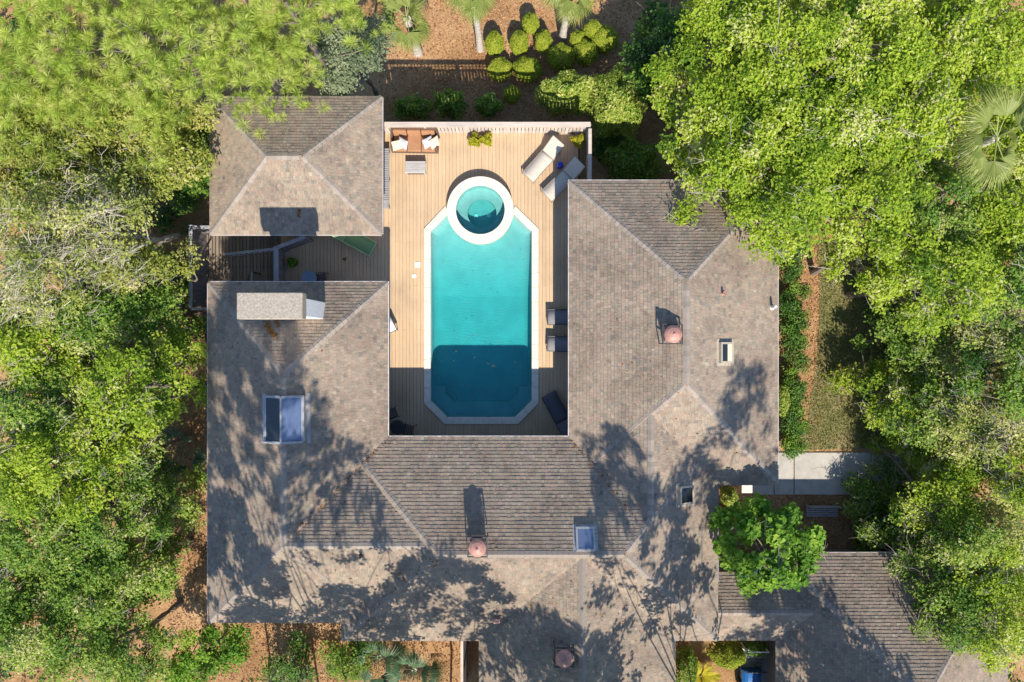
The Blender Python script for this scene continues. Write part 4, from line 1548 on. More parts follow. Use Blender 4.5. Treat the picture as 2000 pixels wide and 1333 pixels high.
def pine_tree(label, cpx, top, R, seed, depth=2.6, tufts=None, world_xy=None, needle=0.36, group=None, dens=1.0, spread=1.0):
    g = np.random.default_rng(seed)
    c = P(cpx[0], cpx[1], top - 1.0) if world_xy is None else Vector((*world_xy, 0))
    t = thing("pine_tree", label, "pine tree", (c.x, c.y, GZ), 0, group)
    tz = top - GZ
    n = tufts or int(42 * R * R)
    cs, _ = crown_clumps(g, R, tz - 0.4, depth, n, .2, .3)
    C = np.array(cs)
    C[:, 2] -= np.abs(g.normal(0, 0.5 * spread, n)) + (g.uniform(0, 1, n) < 0.3) * g.uniform(0, 2.2 * spread, n)
    per = int(80 * dens)
    kc = max(8, n // 9)
    hub = C[g.integers(0, n, kc)]
    pick = hub[g.integers(0, kc, n)]
    C = np.where(g.uniform(size=(n, 1)) < .72, pick + g.normal(0, 1, (n, 3)) * np.array([.42, .42, .22]), C)
    ts = g.uniform(.55, 1.2, (n, 1, 1))
    d = g.normal(size=(n, per, 3))
    d[:, :, 2] = np.abs(d[:, :, 2]) * 0.8 + 0.05
    axis = np.stack([C[:, 0] * .15, C[:, 1] * .15, np.full(n, 0.25)], -1) + g.normal(0, .35, (n, 3))
    d = d / np.linalg.norm(d, axis=2, keepdims=True) + axis[:, None, :] * .6
    d /= np.linalg.norm(d, axis=2, keepdims=True)
    L = needle * ts * g.uniform(0.7, 1.2, (n, per, 1))
    s0 = C[:, None, :] + d * 0.03
    e = C[:, None, :] + d * L - np.array([0, 0, 1]) * L * L * 0.45
    m_ = C[:, None, :] + d * L * .5
    sd = np.cross(d, g.normal(size=(n, per, 3)))
    sd /= np.linalg.norm(sd, axis=2, keepdims=True) + 1e-9
    w = 0.0085
    V = np.stack([s0, m_ + sd * w, e, m_ - sd * w], 2).reshape(-1, 3)
    Q = np.arange(n * per * 4).reshape(-1, 4)
    tt = np.clip(np.repeat(g.normal(.55, .2, n), per) + g.normal(0, .12, n * per), 0, 1)
    leaf_part("crown", V, Q, tt, LEAF['pine'], t)
    mb = MB()
    limb(mb, (0, 0, -.2), (0, 0, tz - 1.2), 0.22, 0.06, g, 0.03, 5, 8)
    for k in range(0, n, 8):
        q = Vector(C[k])
        z0 = max(tz * 0.45, q.z - 0.5 - 0.25 * math.hypot(q.x, q.y))
        limb(mb, (0, 0, min(z0, tz - 1.3)), q, 0.03, 0.010, g, 0.12, 3, 4)
    mb.build("trunk", M['bark'], t)
    return t


def shrub(name, label, cat, cpx, zc, rx, ry, rz_, leaf, seed, n=1600, size=0.07, aspect=0.6, group=None, stems=True, base=GZ, lumps=0.10, world=None, shell=0.16):
    """A bush: leaves in the outer shell of a lumpy ellipsoid, on stems."""
    g = np.random.default_rng(seed)
    c = P(cpx[0], cpx[1], zc) if world is None else Vector(world)
    t = thing(name, label, cat, (c.x, c.y, base), 0, group)
    d = g.normal(size=(n, 3))
    d /= np.linalg.norm(d, axis=1, keepdims=True)
    low = d[:, 2] < -0.35
    d[low, 2] *= -1
    ph = g.uniform(0, 6.28, 6)
    lm = 1 + lumps * (np.sin(5 * d[:, 0] + ph[0]) * np.sin(5 * d[:, 1] + ph[1]) + np.sin(9 * d[:, 0] + ph[2]) * np.sin(8 * d[:, 2] + ph[3]) * .6)
    rad = (1 - shell * g.uniform(0, 1, n) ** 1.5) * lm
    pos = d * rad[:, None] * np.array([rx, ry, rz_])
    pos[:, 2] += zc - base
    nn = d * np.array([1 / rx, 1 / ry, 1 / rz_])
    nn /= np.linalg.norm(nn, axis=1, keepdims=True)
    nn = nn * 0.8 + np.array([0, 0, .35]) + g.normal(0, .38, (n, 3))
    nn /= np.linalg.norm(nn, axis=1, keepdims=True)
    V, Q = leaf_arrays(pos, nn, size, aspect, g)
    patch = 0.12 * np.sin(4 * d[:, 0] + ph[4]) * np.sin(4 * d[:, 1] + ph[5])
    T_ = np.clip(g.normal(.5, .22, n) + patch, 0, 1)
    leaf_part("foliage", V, Q, T_, LEAF[leaf], t)
    if stems:
        mb = MB()
        for k in range(6):
            an = g.uniform(0, 6.28)
            limb(mb, (g.normal() * .05, g.normal() * .05, -.05), (math.cos(an) * rx * .6, math.sin(an) * ry * .6, zc - base + rz_ * .3), 0.03, 0.01, g, .15, 3, 5)
        mb.build("stem", M['bark'], t)
    return t


def fan_frond_mesh(g, r, mat, nl=30, droop=0.35, pet=0.8, arc=1.6):
    """One fan leaf: stalk along +x, then a folded fan of long pointed leaflets."""
    vs, fs = [], []
    def strip(pts, ws):
        b = len(vs)
        for (p, w, sd) in zip(pts, ws, [None] * len(pts)):
            pass
    V, Q, T_ = [], [], []
    base = np.array([pet, 0, 0.10])
    side = np.array([0, 1, 0.0])
    # stalk
    k = 0
    w = 0.02
    V += [(0, -w, 0), (0, w, 0), (pet, w * .6, .10), (pet, -w * .6, .10)]
    Q.append([0, 1, 2, 3]); T_.append(.8)
    for i in range(nl):
        t = (i + .5) / nl * 2 - 1
        an = t * arc / 1.0 * 0.9
        L = r * (1 - 0.28 * abs(t) ** 1.5) * g.uniform(.9, 1.08)
        d = np.array([math.cos(an), math.sin(an), 0.12 - 0.25 * abs(t)])
        s = np.array([-math.sin(an), math.cos(an), 0.25 * (1 if i % 2 else -1)])
        ww = r * 0.019
        b = len(V)
        m1 = base + d * L * .55 - np.array([0, 0, droop * .12 * L])
        m2 = base + d * L - np.array([0, 0, droop * L * g.uniform(.6, 1.3)])
        V += [tuple(base - s * .008), tuple(base + s * .008), tuple(m1 + s * ww), tuple(m1 - s * ww), tuple(m2)]
        Q.append([b, b + 1, b + 2, b + 3])
        Q.append([b + 3, b + 2, b + 4, b + 4])
        T_ += [g.uniform(.35, .75), g.uniform(.4, 1.0)]
    V = np.array(V)
    quads = np.array([q for q in Q if q[2] != q[3]])
    tris = np.array([q[:3] for q in Q if q[2] == q[3]])
    tq = [t for q, t in zip(Q, T_) if q[2] != q[3]]
    tt = [t for q, t in zip(Q, T_) if q[2] == q[3]]
    return fast_mesh("frond", V, [quads, tris], mat, {"tint": np.array(tq + tt)})


def fan_palm(label, bpx, trunk_h, r, seed, leaf='palm', nf=20, lean=(0, 0), rt=0.14, base=GZ, pet=0.8, tilt_lo=-35, tilt_hi=65, world=None):
    g = np.random.default_rng(seed)
    c = P(bpx[0], bpx[1], base) if world is None else Vector(world)
    t = thing("fan_palm", label, "palm tree", (c.x, c.y, base), 0)
    if trunk_h > 0.3:
        mb = MB()
        n = 14
        pts, rd = [], []
        for i in range(n + 1):
            u = i / n
            pts.append((lean[0] * u * u, lean[1] * u * u, -0.1 + u * (trunk_h + .1)))
            rd.append(rt * (1.25 - .35 * min(1, u * 3)) * (1 + (.05 if i % 2 else -.03)))
        mb.tube(pts, rd, 12)
        mb.build("trunk", M['palm_bark'], t)
    top = Vector((lean[0], lean[1], max(trunk_h, 0.15)))
    ms = [fan_frond_mesh(g, r * k, LEAF[leaf], droop=dr, pet=pet * k) for k, dr in ((1, .3), (.9, .5), (1.08, .4))]
    for k in range(nf):
        o = link(bpy.data.objects.new("frond", ms[k % 3]), t)
        o.location = top + Vector((0, 0, g.uniform(-.12, .12)))
        el = math.radians(tilt_lo + (tilt_hi - tilt_lo) * ((k * 0.618) % 1))
        az = k * 2.39996 + g.normal(0, .2)
        o.rotation_euler = (Matrix.Rotation(az, 3, 'Z') @ Matrix.Rotation(-el, 3, 'Y') @ Matrix.Rotation(g.normal(0, .35), 3, 'X')).to_euler()
    return t


# ------------------------------------------------------------------ north garden
TG = "clipped round bushes in the north garden"
topi = [
    (966, 86, .45, .55, "clipped round bush nearest the middle palm trunk, edge of the front row"),
    (1014, 84, .44, .53, "clipped round bush standing second from the middle palm trunk"),
    (1061, 82, .40, .52, "clipped round bush third from the middle palm trunk, nearest the tall right palm"),
    (1036, 47, .40, .45, "single clipped bush standing highest, behind the row of three"),
    (976, 136, .58, .52, "clipped bush nearest the lattice shadow, lower pair"),
    (1030, 136, .70, .56, "wide clipped bush of the lower pair, beside the long hedge clump"),
    (1096, 113, .66, .60, "large clipped bush at the lower end of the merged clump"),
    (1143, 103, .62, .56, "clipped bush in the middle of the merged clump"),
    (1181, 78, .66, .62, "largest clipped bush at the outer end of the merged clump by the path"),
    (1127, 79, .34, .36, "small clipped bush below the right palm trunk"),
    (1157, 60, .46, .42, "clipped bush under the right palm's fronds"),
]
for k, (px, py, rx_, ry_, lb) in enumerate(topi):
    rz_ = 0.55 if k < 6 else 0.62
    shrub("topiary_bush", lb, "bush", (px, py), GZ + 0.62, rx_, ry_, rz_, 'topiary', 300 + k, n=int(5200 * rx_ * ry_ / .25), size=0.075, group=TG, lumps=.085)
shrub("round_bush", "round clipped bush in fence shade with light stripes across it", "bush", (1000, 186), GZ + .55, .42, .40, .55, 'topiary', 331, n=4200, size=0.062)
shrub("shrub", "leafy shaded shrub against the garden fence behind the sofa end", "shrub", (805, 213), GZ + .7, .95, .50, .7, 'oak', 332, n=1500, size=0.15, lumps=.28, shell=.5)
shrub("shrub", "striped shaded shrub against the garden fence, middle of the three", "shrub", (880, 206), GZ + .8, .72, .60, .85, 'oak', 333, n=1500, size=0.15, lumps=.28, shell=.5)
shrub("shrub", "shaded shrub against the garden fence nearest the round clipped bush", "shrub", (953, 208), GZ + .7, .65, .50, .75, 'oak', 334, n=1500, size=0.15, lumps=.28, shell=.5)
shrub("variegated_bush", "large pale variegated bush beside the garden fence, elongated", "bush", (1108, 188), -1.75, 1.42, .80, 1.65, 'variegated', 335, n=9000, size=0.115, lumps=.16, shell=.3)
shrub("variegated_bush", "large rounded yellow variegated bush at the fence corner by the path", "bush", (1203, 206), -1.65, 1.28, 1.45, 1.85, 'variegated', 336, n=11000, size=0.115, lumps=.17, shell=.3)
shrub("shrub", "dark green shrub beside the deck corner and house roof", "shrub", (1236, 322), GZ + 1.2, 1.3, 1.0, 1.2, 'oak', 337, n=4200, size=0.14, lumps=.25, shell=.4)
shrub("shrub", "dark low shrub under the fence corner below the variegated bush", "shrub", (1190, 285), GZ + .6, .9, .8, .6, 'deep', 338, n=2000, size=0.13, lumps=.25, shell=.4)

fan_palm("short shaggy fan palm leaning by the lattice shadow, leftmost of three garden palms", (817, 104), 3.5, .85, 401, nf=22, rt=.19, pet=.55, tilt_lo=-50, tilt_hi=60)
fan_palm("slim pale-trunked palm in the middle of the three garden palms", (938, 97), 5.5, .85, 402, nf=20, rt=.15, pet=.5, tilt_lo=-45, tilt_hi=45, lean=(-.1, .1))
fan_palm("pale-trunked palm above the clipped bushes, rightmost of three garden palms", (1098, 76), 4.7, .95, 403, nf=20, rt=.16, pet=.55, tilt_lo=-45, tilt_hi=45, lean=(.05, 0))

# ------------------------------------------------------------------ west side trees
WT = "trees west of the house"
pine_tree("yellow-green pine filling the upper left corner", (85, 55), 8.6, 3.1, 501)
pine_tree("yellow-green pine along the top edge, second from the left corner", (275, 60), 8.8, 3.0, 502)
pine_tree("yellow-green pine overhanging the pool house roof corner", (462, 74), 8.4, 2.5, 503)
pine_tree("yellow-green pine on the top edge beside the silver tree", (552, -5), 8.8, 2.3, 504)
broad_tree("silver_tree", "silvery grey-green tree between the pines and the shaggy palm", "tree", (672, 78), 4.4, 1.75, 'silver', 505, dens=1.3, size=.10, depth=2.2, twigs=.1)
broad_tree("oak_tree", "olive-toned oak below the corner pine at the left edge", "oak tree", (60, 245), 5.6, 2.5, 'olive', 510, twigs=.3)
broad_tree("oak_tree", "olive-toned oak beneath the second pine", "oak tree", (200, 215), 6.0, 2.4, 'olive', 511, twigs=.35)
broad_tree("oak_tree", "olive-yellow oak beside the pool house, below the pines", "oak tree", (300, 270), 5.4, 2.3, 'olive', 512, twigs=.4)
broad_tree("evergreen_tree", "glossy deep green tree against the pool house west eave", "tree", (376, 260), 2.2, 1.5, 'deep', 513, dens=1.2, size=.13)
broad_tree("evergreen_tree", "glossy deep green tree between grey oak and pool house", "tree", (350, 345), 1.4, 1.5, 'deep', 514, dens=1.1, size=.13)
broad_tree("oak_tree", "dark gap-ridden oak behind the bare grey branches at left", "oak tree", (90, 335), 4.0, 2.4, 'oak', 515)
broad_tree("grey_oak", "pale twiggy oak with bare grey branches at the left edge", "oak tree", (60, 440), 6.6, 2.6, 'grey', 516, dens=.36, twigs=1.0, bark='pale')
broad_tree("grey_oak", "pale twiggy oak reaching toward the lower landing", "oak tree", (172, 428), 6.6, 2.4, 'grey', 517, dens=.40, twigs=1.0, bark='pale')
broad_tree("grey_oak", "sparse grey oak with tangled twigs below the pale ones", "oak tree", (50, 545), 6.2, 2.3, 'grey', 518, dens=.36, twigs=1.0, bark='pale')
broad_tree("oak_tree", "sunlit oak with grey twigs beside the landing screen", "oak tree", (232, 515), 5.0, 1.6, 'olive', 519, twigs=.7)
broad_tree("oak_tree", "green oak just below the landing screen", "oak tree", (278, 612), 3.6, 1.8, 'oak', 520)
broad_tree("oak_tree", "green oak below the tangled grey oak at left", "oak tree", (150, 620), 4.6, 2.3, 'oak', 521, twigs=.5)
broad_tree("oak_tree", "yellow-green oak on the left edge halfway down", "oak tree", (45, 690), 5.0, 2.3, 'bright', 522, dens=.9, twigs=.5)
broad_tree("oak_tree", "broad sunlit oak left of the ridge skylight", "oak tree", (225, 770), 5.8, 2.6, 'bright', 523, dens=.95, twigs=.4)
broad_tree("oak_tree", "small dark oak between the sunlit oak and the west eave", "oak tree", (285, 715), 2.4, 1.5, 'oak', 524)
broad_tree("oak_tree", "twiggy oak at the left edge beside the broad sunlit one", "oak tree", (55, 805), 5.2, 2.4, 'oak', 525, twigs=.7)
broad_tree("oak_tree", "yellow-green oak at the left edge two thirds down", "oak tree", (50, 920), 6.0, 2.6, 'bright', 526, twigs=.4)
broad_tree("oak_tree", "green oak with an exposed forked limb near the west eave", "oak tree", (190, 900), 4.2, 2.0, 'oak', 527, twigs=.6)
broad_tree("oak_tree", "dusky green oak nearest the lit mulch strip", "oak tree", (268, 1005), 2.4, 1.9, 'oak', 528, twigs=.4)
broad_tree("oak_tree", "dusky green oak right of the lower left edge trees", "oak tree", (175, 1030), 3.8, 2.3, 'oak', 529, twigs=.4)
broad_tree("oak_tree", "green oak at the left edge, third up from the corner", "oak tree", (45, 1060), 4.8, 2.4, 'oak', 530, twigs=.3)
broad_tree("oak_tree", "dusky oak beside the lower west corner of the roof", "oak tree", (258, 1130), 2.6, 2.0, 'oak', 531, twigs=.4)
broad_tree("oak_tree", "green oak in the left lower group, second from edge", "oak tree", (150, 1170), 3.8, 2.3, 'oak', 532, twigs=.35)
broad_tree("oak_tree", "green oak filling the lower left corner", "oak tree", (50, 1255), 4.4, 2.4, 'oak', 533, twigs=.3)
broad_tree("oak_tree", "green oak on the lower edge, right of the corner oak", "oak tree", (210, 1290), 3.4, 2.1, 'oak', 534, twigs=.3)
broad_tree("oak_tree", "olive-toned oak cut by the left edge under the corner pine", "oak tree", (-35, 330), 5.0, 2.2, 'olive', 550, twigs=.3)
broad_tree("oak_tree", "green oak cut by the left edge below the tangled grey oak", "oak tree", (-30, 620), 4.6, 2.2, 'oak', 551, twigs=.3)
broad_tree("oak_tree", "green oak cut by the left edge near the lower corner", "oak tree", (-30, 1170), 4.6, 2.2, 'oak', 552, twigs=.3)
pine_tree("yellow-green pine cut by the left edge at the upper corner", (-40, 150), 8.0, 2.4, 553)
broad_tree("leafy_tree", "bright fresh green tree on the lower edge left of the mulch", "tree", (365, 1318), 1.4, 1.7, 'maple', 535, dens=1.1, size=.13, twigs=.1)
fan_palm("low shaded fan palm in the mulch by the west eave", (362, 872), 0.3, .75, 540, 'shaded_palm', 8, base=GZ, tilt_lo=5, tilt_hi=50)
broad_tree("shrub", "dark shrub on the lower edge below the mulch", "shrub", (560, 1318), -0.9, 1.4, 'deep', 541, dens=1.0, size=.11, depth=1.0)
broad_tree("shrub", "pale green shrub on the lower edge beside the fan palms", "shrub", (675, 1310), -0.6, 1.3, 'oak', 542, dens=1.0, size=.11, depth=1.0, twigs=.3)
fan_palm("low shaded fan palm on the lower edge, nearer the pale shrub", (745, 1275), 0.5, .9, 543, 'shaded_palm', 12, tilt_lo=0, tilt_hi=55)
fan_palm("low shaded fan palm on the lower edge, nearer the tall board fence", (812, 1300), 0.5, .9, 544, 'shaded_palm', 12, tilt_lo=0, tilt_hi=55)

# ------------------------------------------------------------------ east side trees
broad_tree("evergreen_tree", "dark glossy evergreen beside the garden path at the top", "tree", (1318, 62), 2.6, 1.9, 'deep', 601, dens=1.2, size=.15)
broad_tree("evergreen_tree", "small dark evergreen between path and bright oak", "tree", (1305, 135), 1.4, 1.2, 'deep', 602, dens=1.1, size=.14)
east = [
    (1440, 40, 6.2, 2.4, 'bright', .95, .2, "bright oak on the top edge next to the dark evergreen"),
    (1585, 75, 7.2, 2.7, 'bright', 1.0, .2, "bright oak on the top edge, second from the dark evergreen"),
    (1745, 60, 7.4, 2.7, 'bright', 1.0, .2, "bright oak on the top edge, next but one to the corner"),
    (1925, 55, 7.2, 2.7, 'bright', 1.0, .2, "bright oak filling the upper right corner"),
    (1412, 205, 5.8, 2.0, 'bright', 1.0, .25, "bright oak between garden path and the upper oaks"),
    (1520, 215, 6.6, 2.4, 'bright', 1.0, .3, "bright oak amid the upper right canopy, nearest the roof peak"),
    (1670, 215, 7.2, 2.6, 'bright', 1.0, .35, "bright oak in the centre of the upper right canopy"),
    (1820, 200, 7.0, 2.3, 'bright', .95, .4, "bright oak beside the tall fan palm, on its house side"),
    (1447, 335, 6.6, 1.75, 'bright', 1.05, .25, "bright oak overhanging the east wing roof"),
    (1560, 365, 6.8, 2.2, 'bright', 1.0, .3, "bright oak spreading past the east wing roof corner"),
    (1735, 365, 6.6, 2.3, 'bright', 1.0, .3, "bright oak above the shaded lawn"),
    (1850, 400, 5.6, 2.1, 'oak', 1.0, .3, "greener oak below the tall fan palm"),
    (1975, 425, 5.0, 2.0, 'bright', .95, .3, "bright oak at the right edge below the fan palm"),
    (1782, 490, 5.6, 1.9, 'bright', .95, .4, "bright oak with pale twigs hanging over the lawn"),
    (1885, 545, 6.0, 2.0, 'bright', .95, .3, "bright oak lobe beside the bare branches at right edge"),
    (1815, 640, 1.2, 2.1, 'oak', .9, .5, "shaded green oak beside the lawn, below the bright lobe"),
    (1905, 690, 2.4, 2.3, 'oak', .85, .6, "shaded green oak with gaps at the right, mid height"),
    (1975, 620, 4.2, 1.6, 'grey', .5, 1.0, "bare-branched grey oak at the right edge"),
    (1768, 778, 0.8, 1.8, 'bright', .8, .5, "yellow-green oak at the lower end of the lawn"),
    (1860, 800, 2.0, 2.2, 'oak', .8, .6, "twiggy green oak right of the lawn end"),
    (1960, 820, 3.2, 2.2, 'grey', .6, 1.0, "pale twiggy oak at the right edge"),
    (1812, 852, 0.2, 1.2, 'bright', .8, .5, "small yellow-green oak above the concrete path"),
    (1905, 900, 1.2, 2.1, 'bright', .75, .7, "yellow-green oak at the far end of the path"),
    (1765, 995, -1.2, 2.5, 'oak', .85, .5, "green oak between path and garage roof"),
    (1860, 985, 2.0, 1.7, 'bright', .8, .5, "bright oak beside the brown clearing at right"),
    (1975, 1010, 2.0, 2.1, 'grey', .7, .7, "grey-green oak at the right edge above the garage"),
    (1800, 1085, 1.4, 1.6, 'oak', .65, .6, "small oak overhanging the garage's north eave"),
    (1965, 1130, 3.0, 2.3, 'bright', .8, .6, "yellow-green oak at the right edge over the garage"),
    (1890, 1195, 3.0, 1.9, 'oak', .7, .5, "green oak over the garage roof, middle of its east end"),
    (1985, 1245, 3.4, 2.0, 'bright', .75, .6, "yellow-green oak filling the lower right corner"),
    (2045, 150, 5.0, 2.6, 'bright', 1.0, .2, "bright oak cut by the right edge, level with the top of the fan palm"),
    (2050, 300, 4.6, 2.2, 'bright', 1.0, .2, "bright oak cut by the right edge, behind the fan palm"),
    (2050, 540, 5.6, 2.2, 'oak', .9, .4, "green oak cut by the right edge beside the bare branches"),
    (2040, 730, 4.6, 2.2, 'oak', .9, .5, "green oak cut by the right edge at mid height"),
    (2050, 930, 3.0, 2.2, 'bright', .9, .4, "yellow-green oak cut by the right edge, level with the path"),
    (1920, 1075, 3.0, 1.6, 'oak', .8, .4, "low oak between the brown clearing and the garage"),
    (1865, 1255, 2.6, 1.0, 'oak', .6, .5, "small oak sprays over the garage roof near the lower edge"),
]
for k, (px, py, top, R, lf, dn, twg, lb) in enumerate(east):
    R *= 1.14
    broad_tree("oak_tree" if lf != 'grey' else "grey_oak", lb, "oak tree", (px, py), top, R, lf, 620 + k, dens=dn, twigs=twg, base_shift=((2.2, 0) if px < 1600 and py > 150 else (0, 0)))
fan_palm("tall fan palm rising through the oaks at the upper right edge", (1676, 383), 9.4, 1.0, 660, 'palm', 17, rt=.14, tilt_lo=-35, tilt_hi=65, pet=.8)
broad_tree("maple_tree", "fresh green maple over the gap between house and garage", "tree", (1522, 1085), 5.8, 2.3, 'maple', 670, dens=1.1, size=.16, aspect=.85, depth=2.2, twigs=.1, clump=(.35, .62), nclump=52)

# hedge along the east wall
HE = thing("hedge", "long dark green hedge along the east wall of the house", "hedge", P(1548, 680, GZ))
g = np.random.default_rng(71)
hy0, hy1 = P(0, 890, GZ + .9).y, P(0, 470, GZ + .9).y
hx0, hx1 = P(1522, 0, GZ + .9).x, P(1586, 0, GZ + .9).x
cs = []
while len(cs) < 120:
    y = g.uniform(hy0, hy1)
    cs.append((g.uniform(hx0 + .3, hx1 - .3) - HE.location.x, y - HE.location.y, g.uniform(.35, 1.0)))
V, Q, T_ = clump_leaves(cs, [g.uniform(.35, .5) for _ in cs], 900, .09, .55, g, .8, .6)
leaf_part("foliage", V, Q, T_, LEAF['deep'], HE)
mb = MB()
for k in range(24):
    y = hy0 + (k + .5) * (hy1 - hy0) / 24 - HE.location.y
    limb(mb, (0, y, -.05), (g.normal() * .2, y + g.normal() * .1, .9), .025, .01, g, .1, 3, 5)
mb.build("stem", M['bark'], HE)
shrub("shrub", "yellow-spotted shrub at the hedge's lower half by the wall", "shrub", (1528, 782), GZ + 1.15, .32, .75, .35, 'variegated', 680, n=1300, size=.08)

# entrance bed by the corner of the east wing
shrub("shrub", "sunny shrub in the small bed at the inner roof corner", "shrub", (1422, 968), GZ + .8, .36, .5, .8, 'variegated', 681, n=1500, size=.09)
shrub("shrub", "reddish shrub in the small bed beside the maple", "shrub", (1428, 1002), GZ + .4, .40, .5, .4, 'rust', 682, n=900, size=.08)
po = P(1459, 955, -2.4)
pil = MB().span((-.22, -.17, GZ), (.22, .17, -2.46)).span((-.25, -.20, -2.459), (.25, .20, -2.38)).build("pillar", M['coping'], bevel=.01)
pil.location = (po.x, po.y, 0)
tag(pil, "short cream block pillar beside the path end", "pillar")
bp_ = P(1606, 999, GZ + .45)
GB = thing("garden_bench", "grey slatted bench in the dark bed below the path", "bench", (bp_.x, bp_.y, GZ))
for k in range(5):
    MB().span((-.75, -.25 + k * .1, .42), (.75, -.25 + k * .1 + .075, .45)).build("slat", M['bench_wood'], GB)
for k in range(3):
    MB().span((-.75, .27, .52 + k * .12), (.75, .295, .61 + k * .12)).build("back_slat", M['bench_wood'], GB)
for sx in (-.65, .65):
    for y in (-.2, .24):
        MB().span((sx - .03, y - .03, 0), (sx + .03, y + .03, .419)).build("leg", M['bench_wood'], GB)
    MB().span((sx - .025, .235, .42), (sx + .025, .268, .88)).build("back_post", M['bench_wood'], GB)

# front bed and cart by the lower edge
shrub("shrub", "yellow-green shrub under the link roof, above the blue cart", "shrub", (1418, 1275), GZ + 1.0, .85, .62, .9, 'topiary', 690, n=4200, size=.10)
shrub("shrub", "green shrub in the front bed right of the yellow-green one", "shrub", (1475, 1263), GZ + .7, .55, .42, .6, 'oak', 691, n=1700, size=.09)
shrub("shrub", "pale green shrub in the front bed against the south wing eave", "shrub", (1338, 1305), GZ + .9, .55, 1.0, .8, 'oak', 692, n=3200, size=.09)


def fern(label, bpx, r, seed, n=14, leaf='yellow'):
    g = np.random.default_rng(seed)
    c = P(bpx[0], bpx[1], GZ + .5)
    t = thing("sago_palm", label, "palm plant", (c.x, c.y, GZ))
    MB().lathe([(.13, 0), (.15, .2), (.10, .45), (.02, .5)], (0, 0, 0), 10).build("trunk", M['bark'], t)
    V, Q, T_ = [], [], []
    for i in range(26):
        u = .1 + .9 * i / 26
        z = .5 * u - .55 * u * u
        for s in (-1, 1):
            b = len(V)
            l = .20 * math.sin(math.pi * min(1, u * .9 + .12)) + .03
            V += [(u * r, 0, z), (u * r + .035, 0, z), (u * r + .10, s * l, z + .05), (u * r + .085, s * l, z + .05)]
            Q.append([b, b + 1, b + 2, b + 3]); T_.append(g.uniform(.3, 1))
    me = fast_mesh("frond", np.array(V), [np.array(Q)], LEAF[leaf], {"tint": np.array(T_)})
    for k in range(n):
        o = link(bpy.data.objects.new("frond", me), t)
        o.location = (0, 0, .48)
        o.rotation_euler = (Matrix.Rotation(k * 2.4, 3, 'Z') @ Matrix.Rotation(-math.radians(5 + 30 * ((k * .618) % 1)), 3, 'Y')).to_euler()
        o.scale = (1, 1, 1)


fern("yellow-green sago palm at the lower edge beside the south wing", (1368, 1318), .95, 695)

# paved drive under the cart
DR = bpy.data.objects.new("driveway", None)
COL.objects.link(DR)
tag(DR, kind='structure')
for i in range(5):
    for j in range(8):
        a = P(1440, 1262, GZ)
        x, y = a.x + i * .44, a.y - j * .62
        MB().span((x + .006, y - .606, GZ - .05), (x + .434, y, GZ + .035 + R_.uniform(-.004, .004))).build("paving_slab", M['paver'], DR, bevel=.006)

# cart
cp = P(1472, 1316, GZ + .9)
GC = thing("cart", "small blue open cart parked beside the garage, cut by the lower edge", "cart", (cp.x, cp.y, GZ + .036))
bd = MB()
prof = []
n = 9
vs, fs = [], []
for i in range(n):
    u = i / (n - 1)
    y = 0.05 - u * 1.25
    w = 0.46 * (1 - .35 * u ** 3)
    h = 0.82 - .22 * u ** 2
    for k in range(9):
        t = k / 8 * 2 - 1
        vs.append((w * t, y, h * (1 - .28 * abs(t) ** 3)))
    vs += [(w, y, .3), (-w, y, .3)]
for i in range(n - 1):
    for k in range(11):
        a, b_ = i * 11 + k, i * 11 + (k + 1) % 11
        fs.append((a, b_, b_ + 11, a + 11))
fs.append(tuple(range(11)))
fs.append(tuple((n - 1) * 11 + k for k in range(10, -1, -1)))
bd.add(vs, fs)
bd.build("cowl", M['car_blue'], GC, smooth=False, bevel=.02)
MB().span((-.47, .05, .3), (.47, 1.25, .40)).build("floor_pan", M['paver'], GC, bevel=.02)
MB().span((-.46, .62, .405), (.46, 1.12, .66)).build("seat", M['seat'], GC, bevel=.05)
m3 = Matrix.Rotation(math.radians(-12), 3, 'X')
MB().box((0, 1.17, .86), (.90, .10, .42), mat=m3).build("seat_back", M['seat'], GC, bevel=.04)
MB().box((0, .14, 1.05), (.84, .02, .62), mat=Matrix.Rotation(math.radians(-22), 3, 'X')).build("windscreen", M['windscreen'], GC)
wsx = MB()
wsx.tube([(-.45, .06, .78), (-.45, .27, 1.36), (.45, .27, 1.36), (.45, .06, .78)], .02, 6)
wsx.build("windscreen_frame", M['dark_metal'], GC)
hp = MB()
hp.tube([(-.47, 1.3, .5), (-.47, 1.3, 1.52), (.47, 1.3, 1.52), (.47, 1.3, .5)], .028, 8)
hp.build("roll_bar", M['white'], GC)
stw = MB()
stw.tube([Vector((.2, .42, .93)) + Vector((math.cos(t) * .17, math.sin(t) * .15, math.sin(t) * .06)) for t in np.linspace(0, 6.283, 17)], .014, 6, cap=False)
stw.tube([(.2, .42, .93), (.2, .2, .7)], .014, 6)
stw.build("steering_wheel", M['rubber'], GC)
for sx in (-1, 1):
    MB().lathe([(.03, -.01), (.09, 0), (.085, .03), (.02, .04)], (0, 0, 0), 14).build("headlight", M['white'], GC).matrix_local = Matrix.Translation((sx * .26, -1.14, .58)) @ Matrix.Rotation(math.radians(90), 4, 'X')
    for y in (-.75, .95):
        w_ = MB().lathe([(.10, -.09), (.22, -.09), (.23, -.05), (.23, .05), (.22, .09), (.10, .09)], (0, 0, 0), 18).build("wheel", M['rubber'], GC)
        w_.matrix_local = Matrix.Translation((sx * .44, y, .23)) @ Matrix.Rotation(math.radians(90), 4, 'Y')

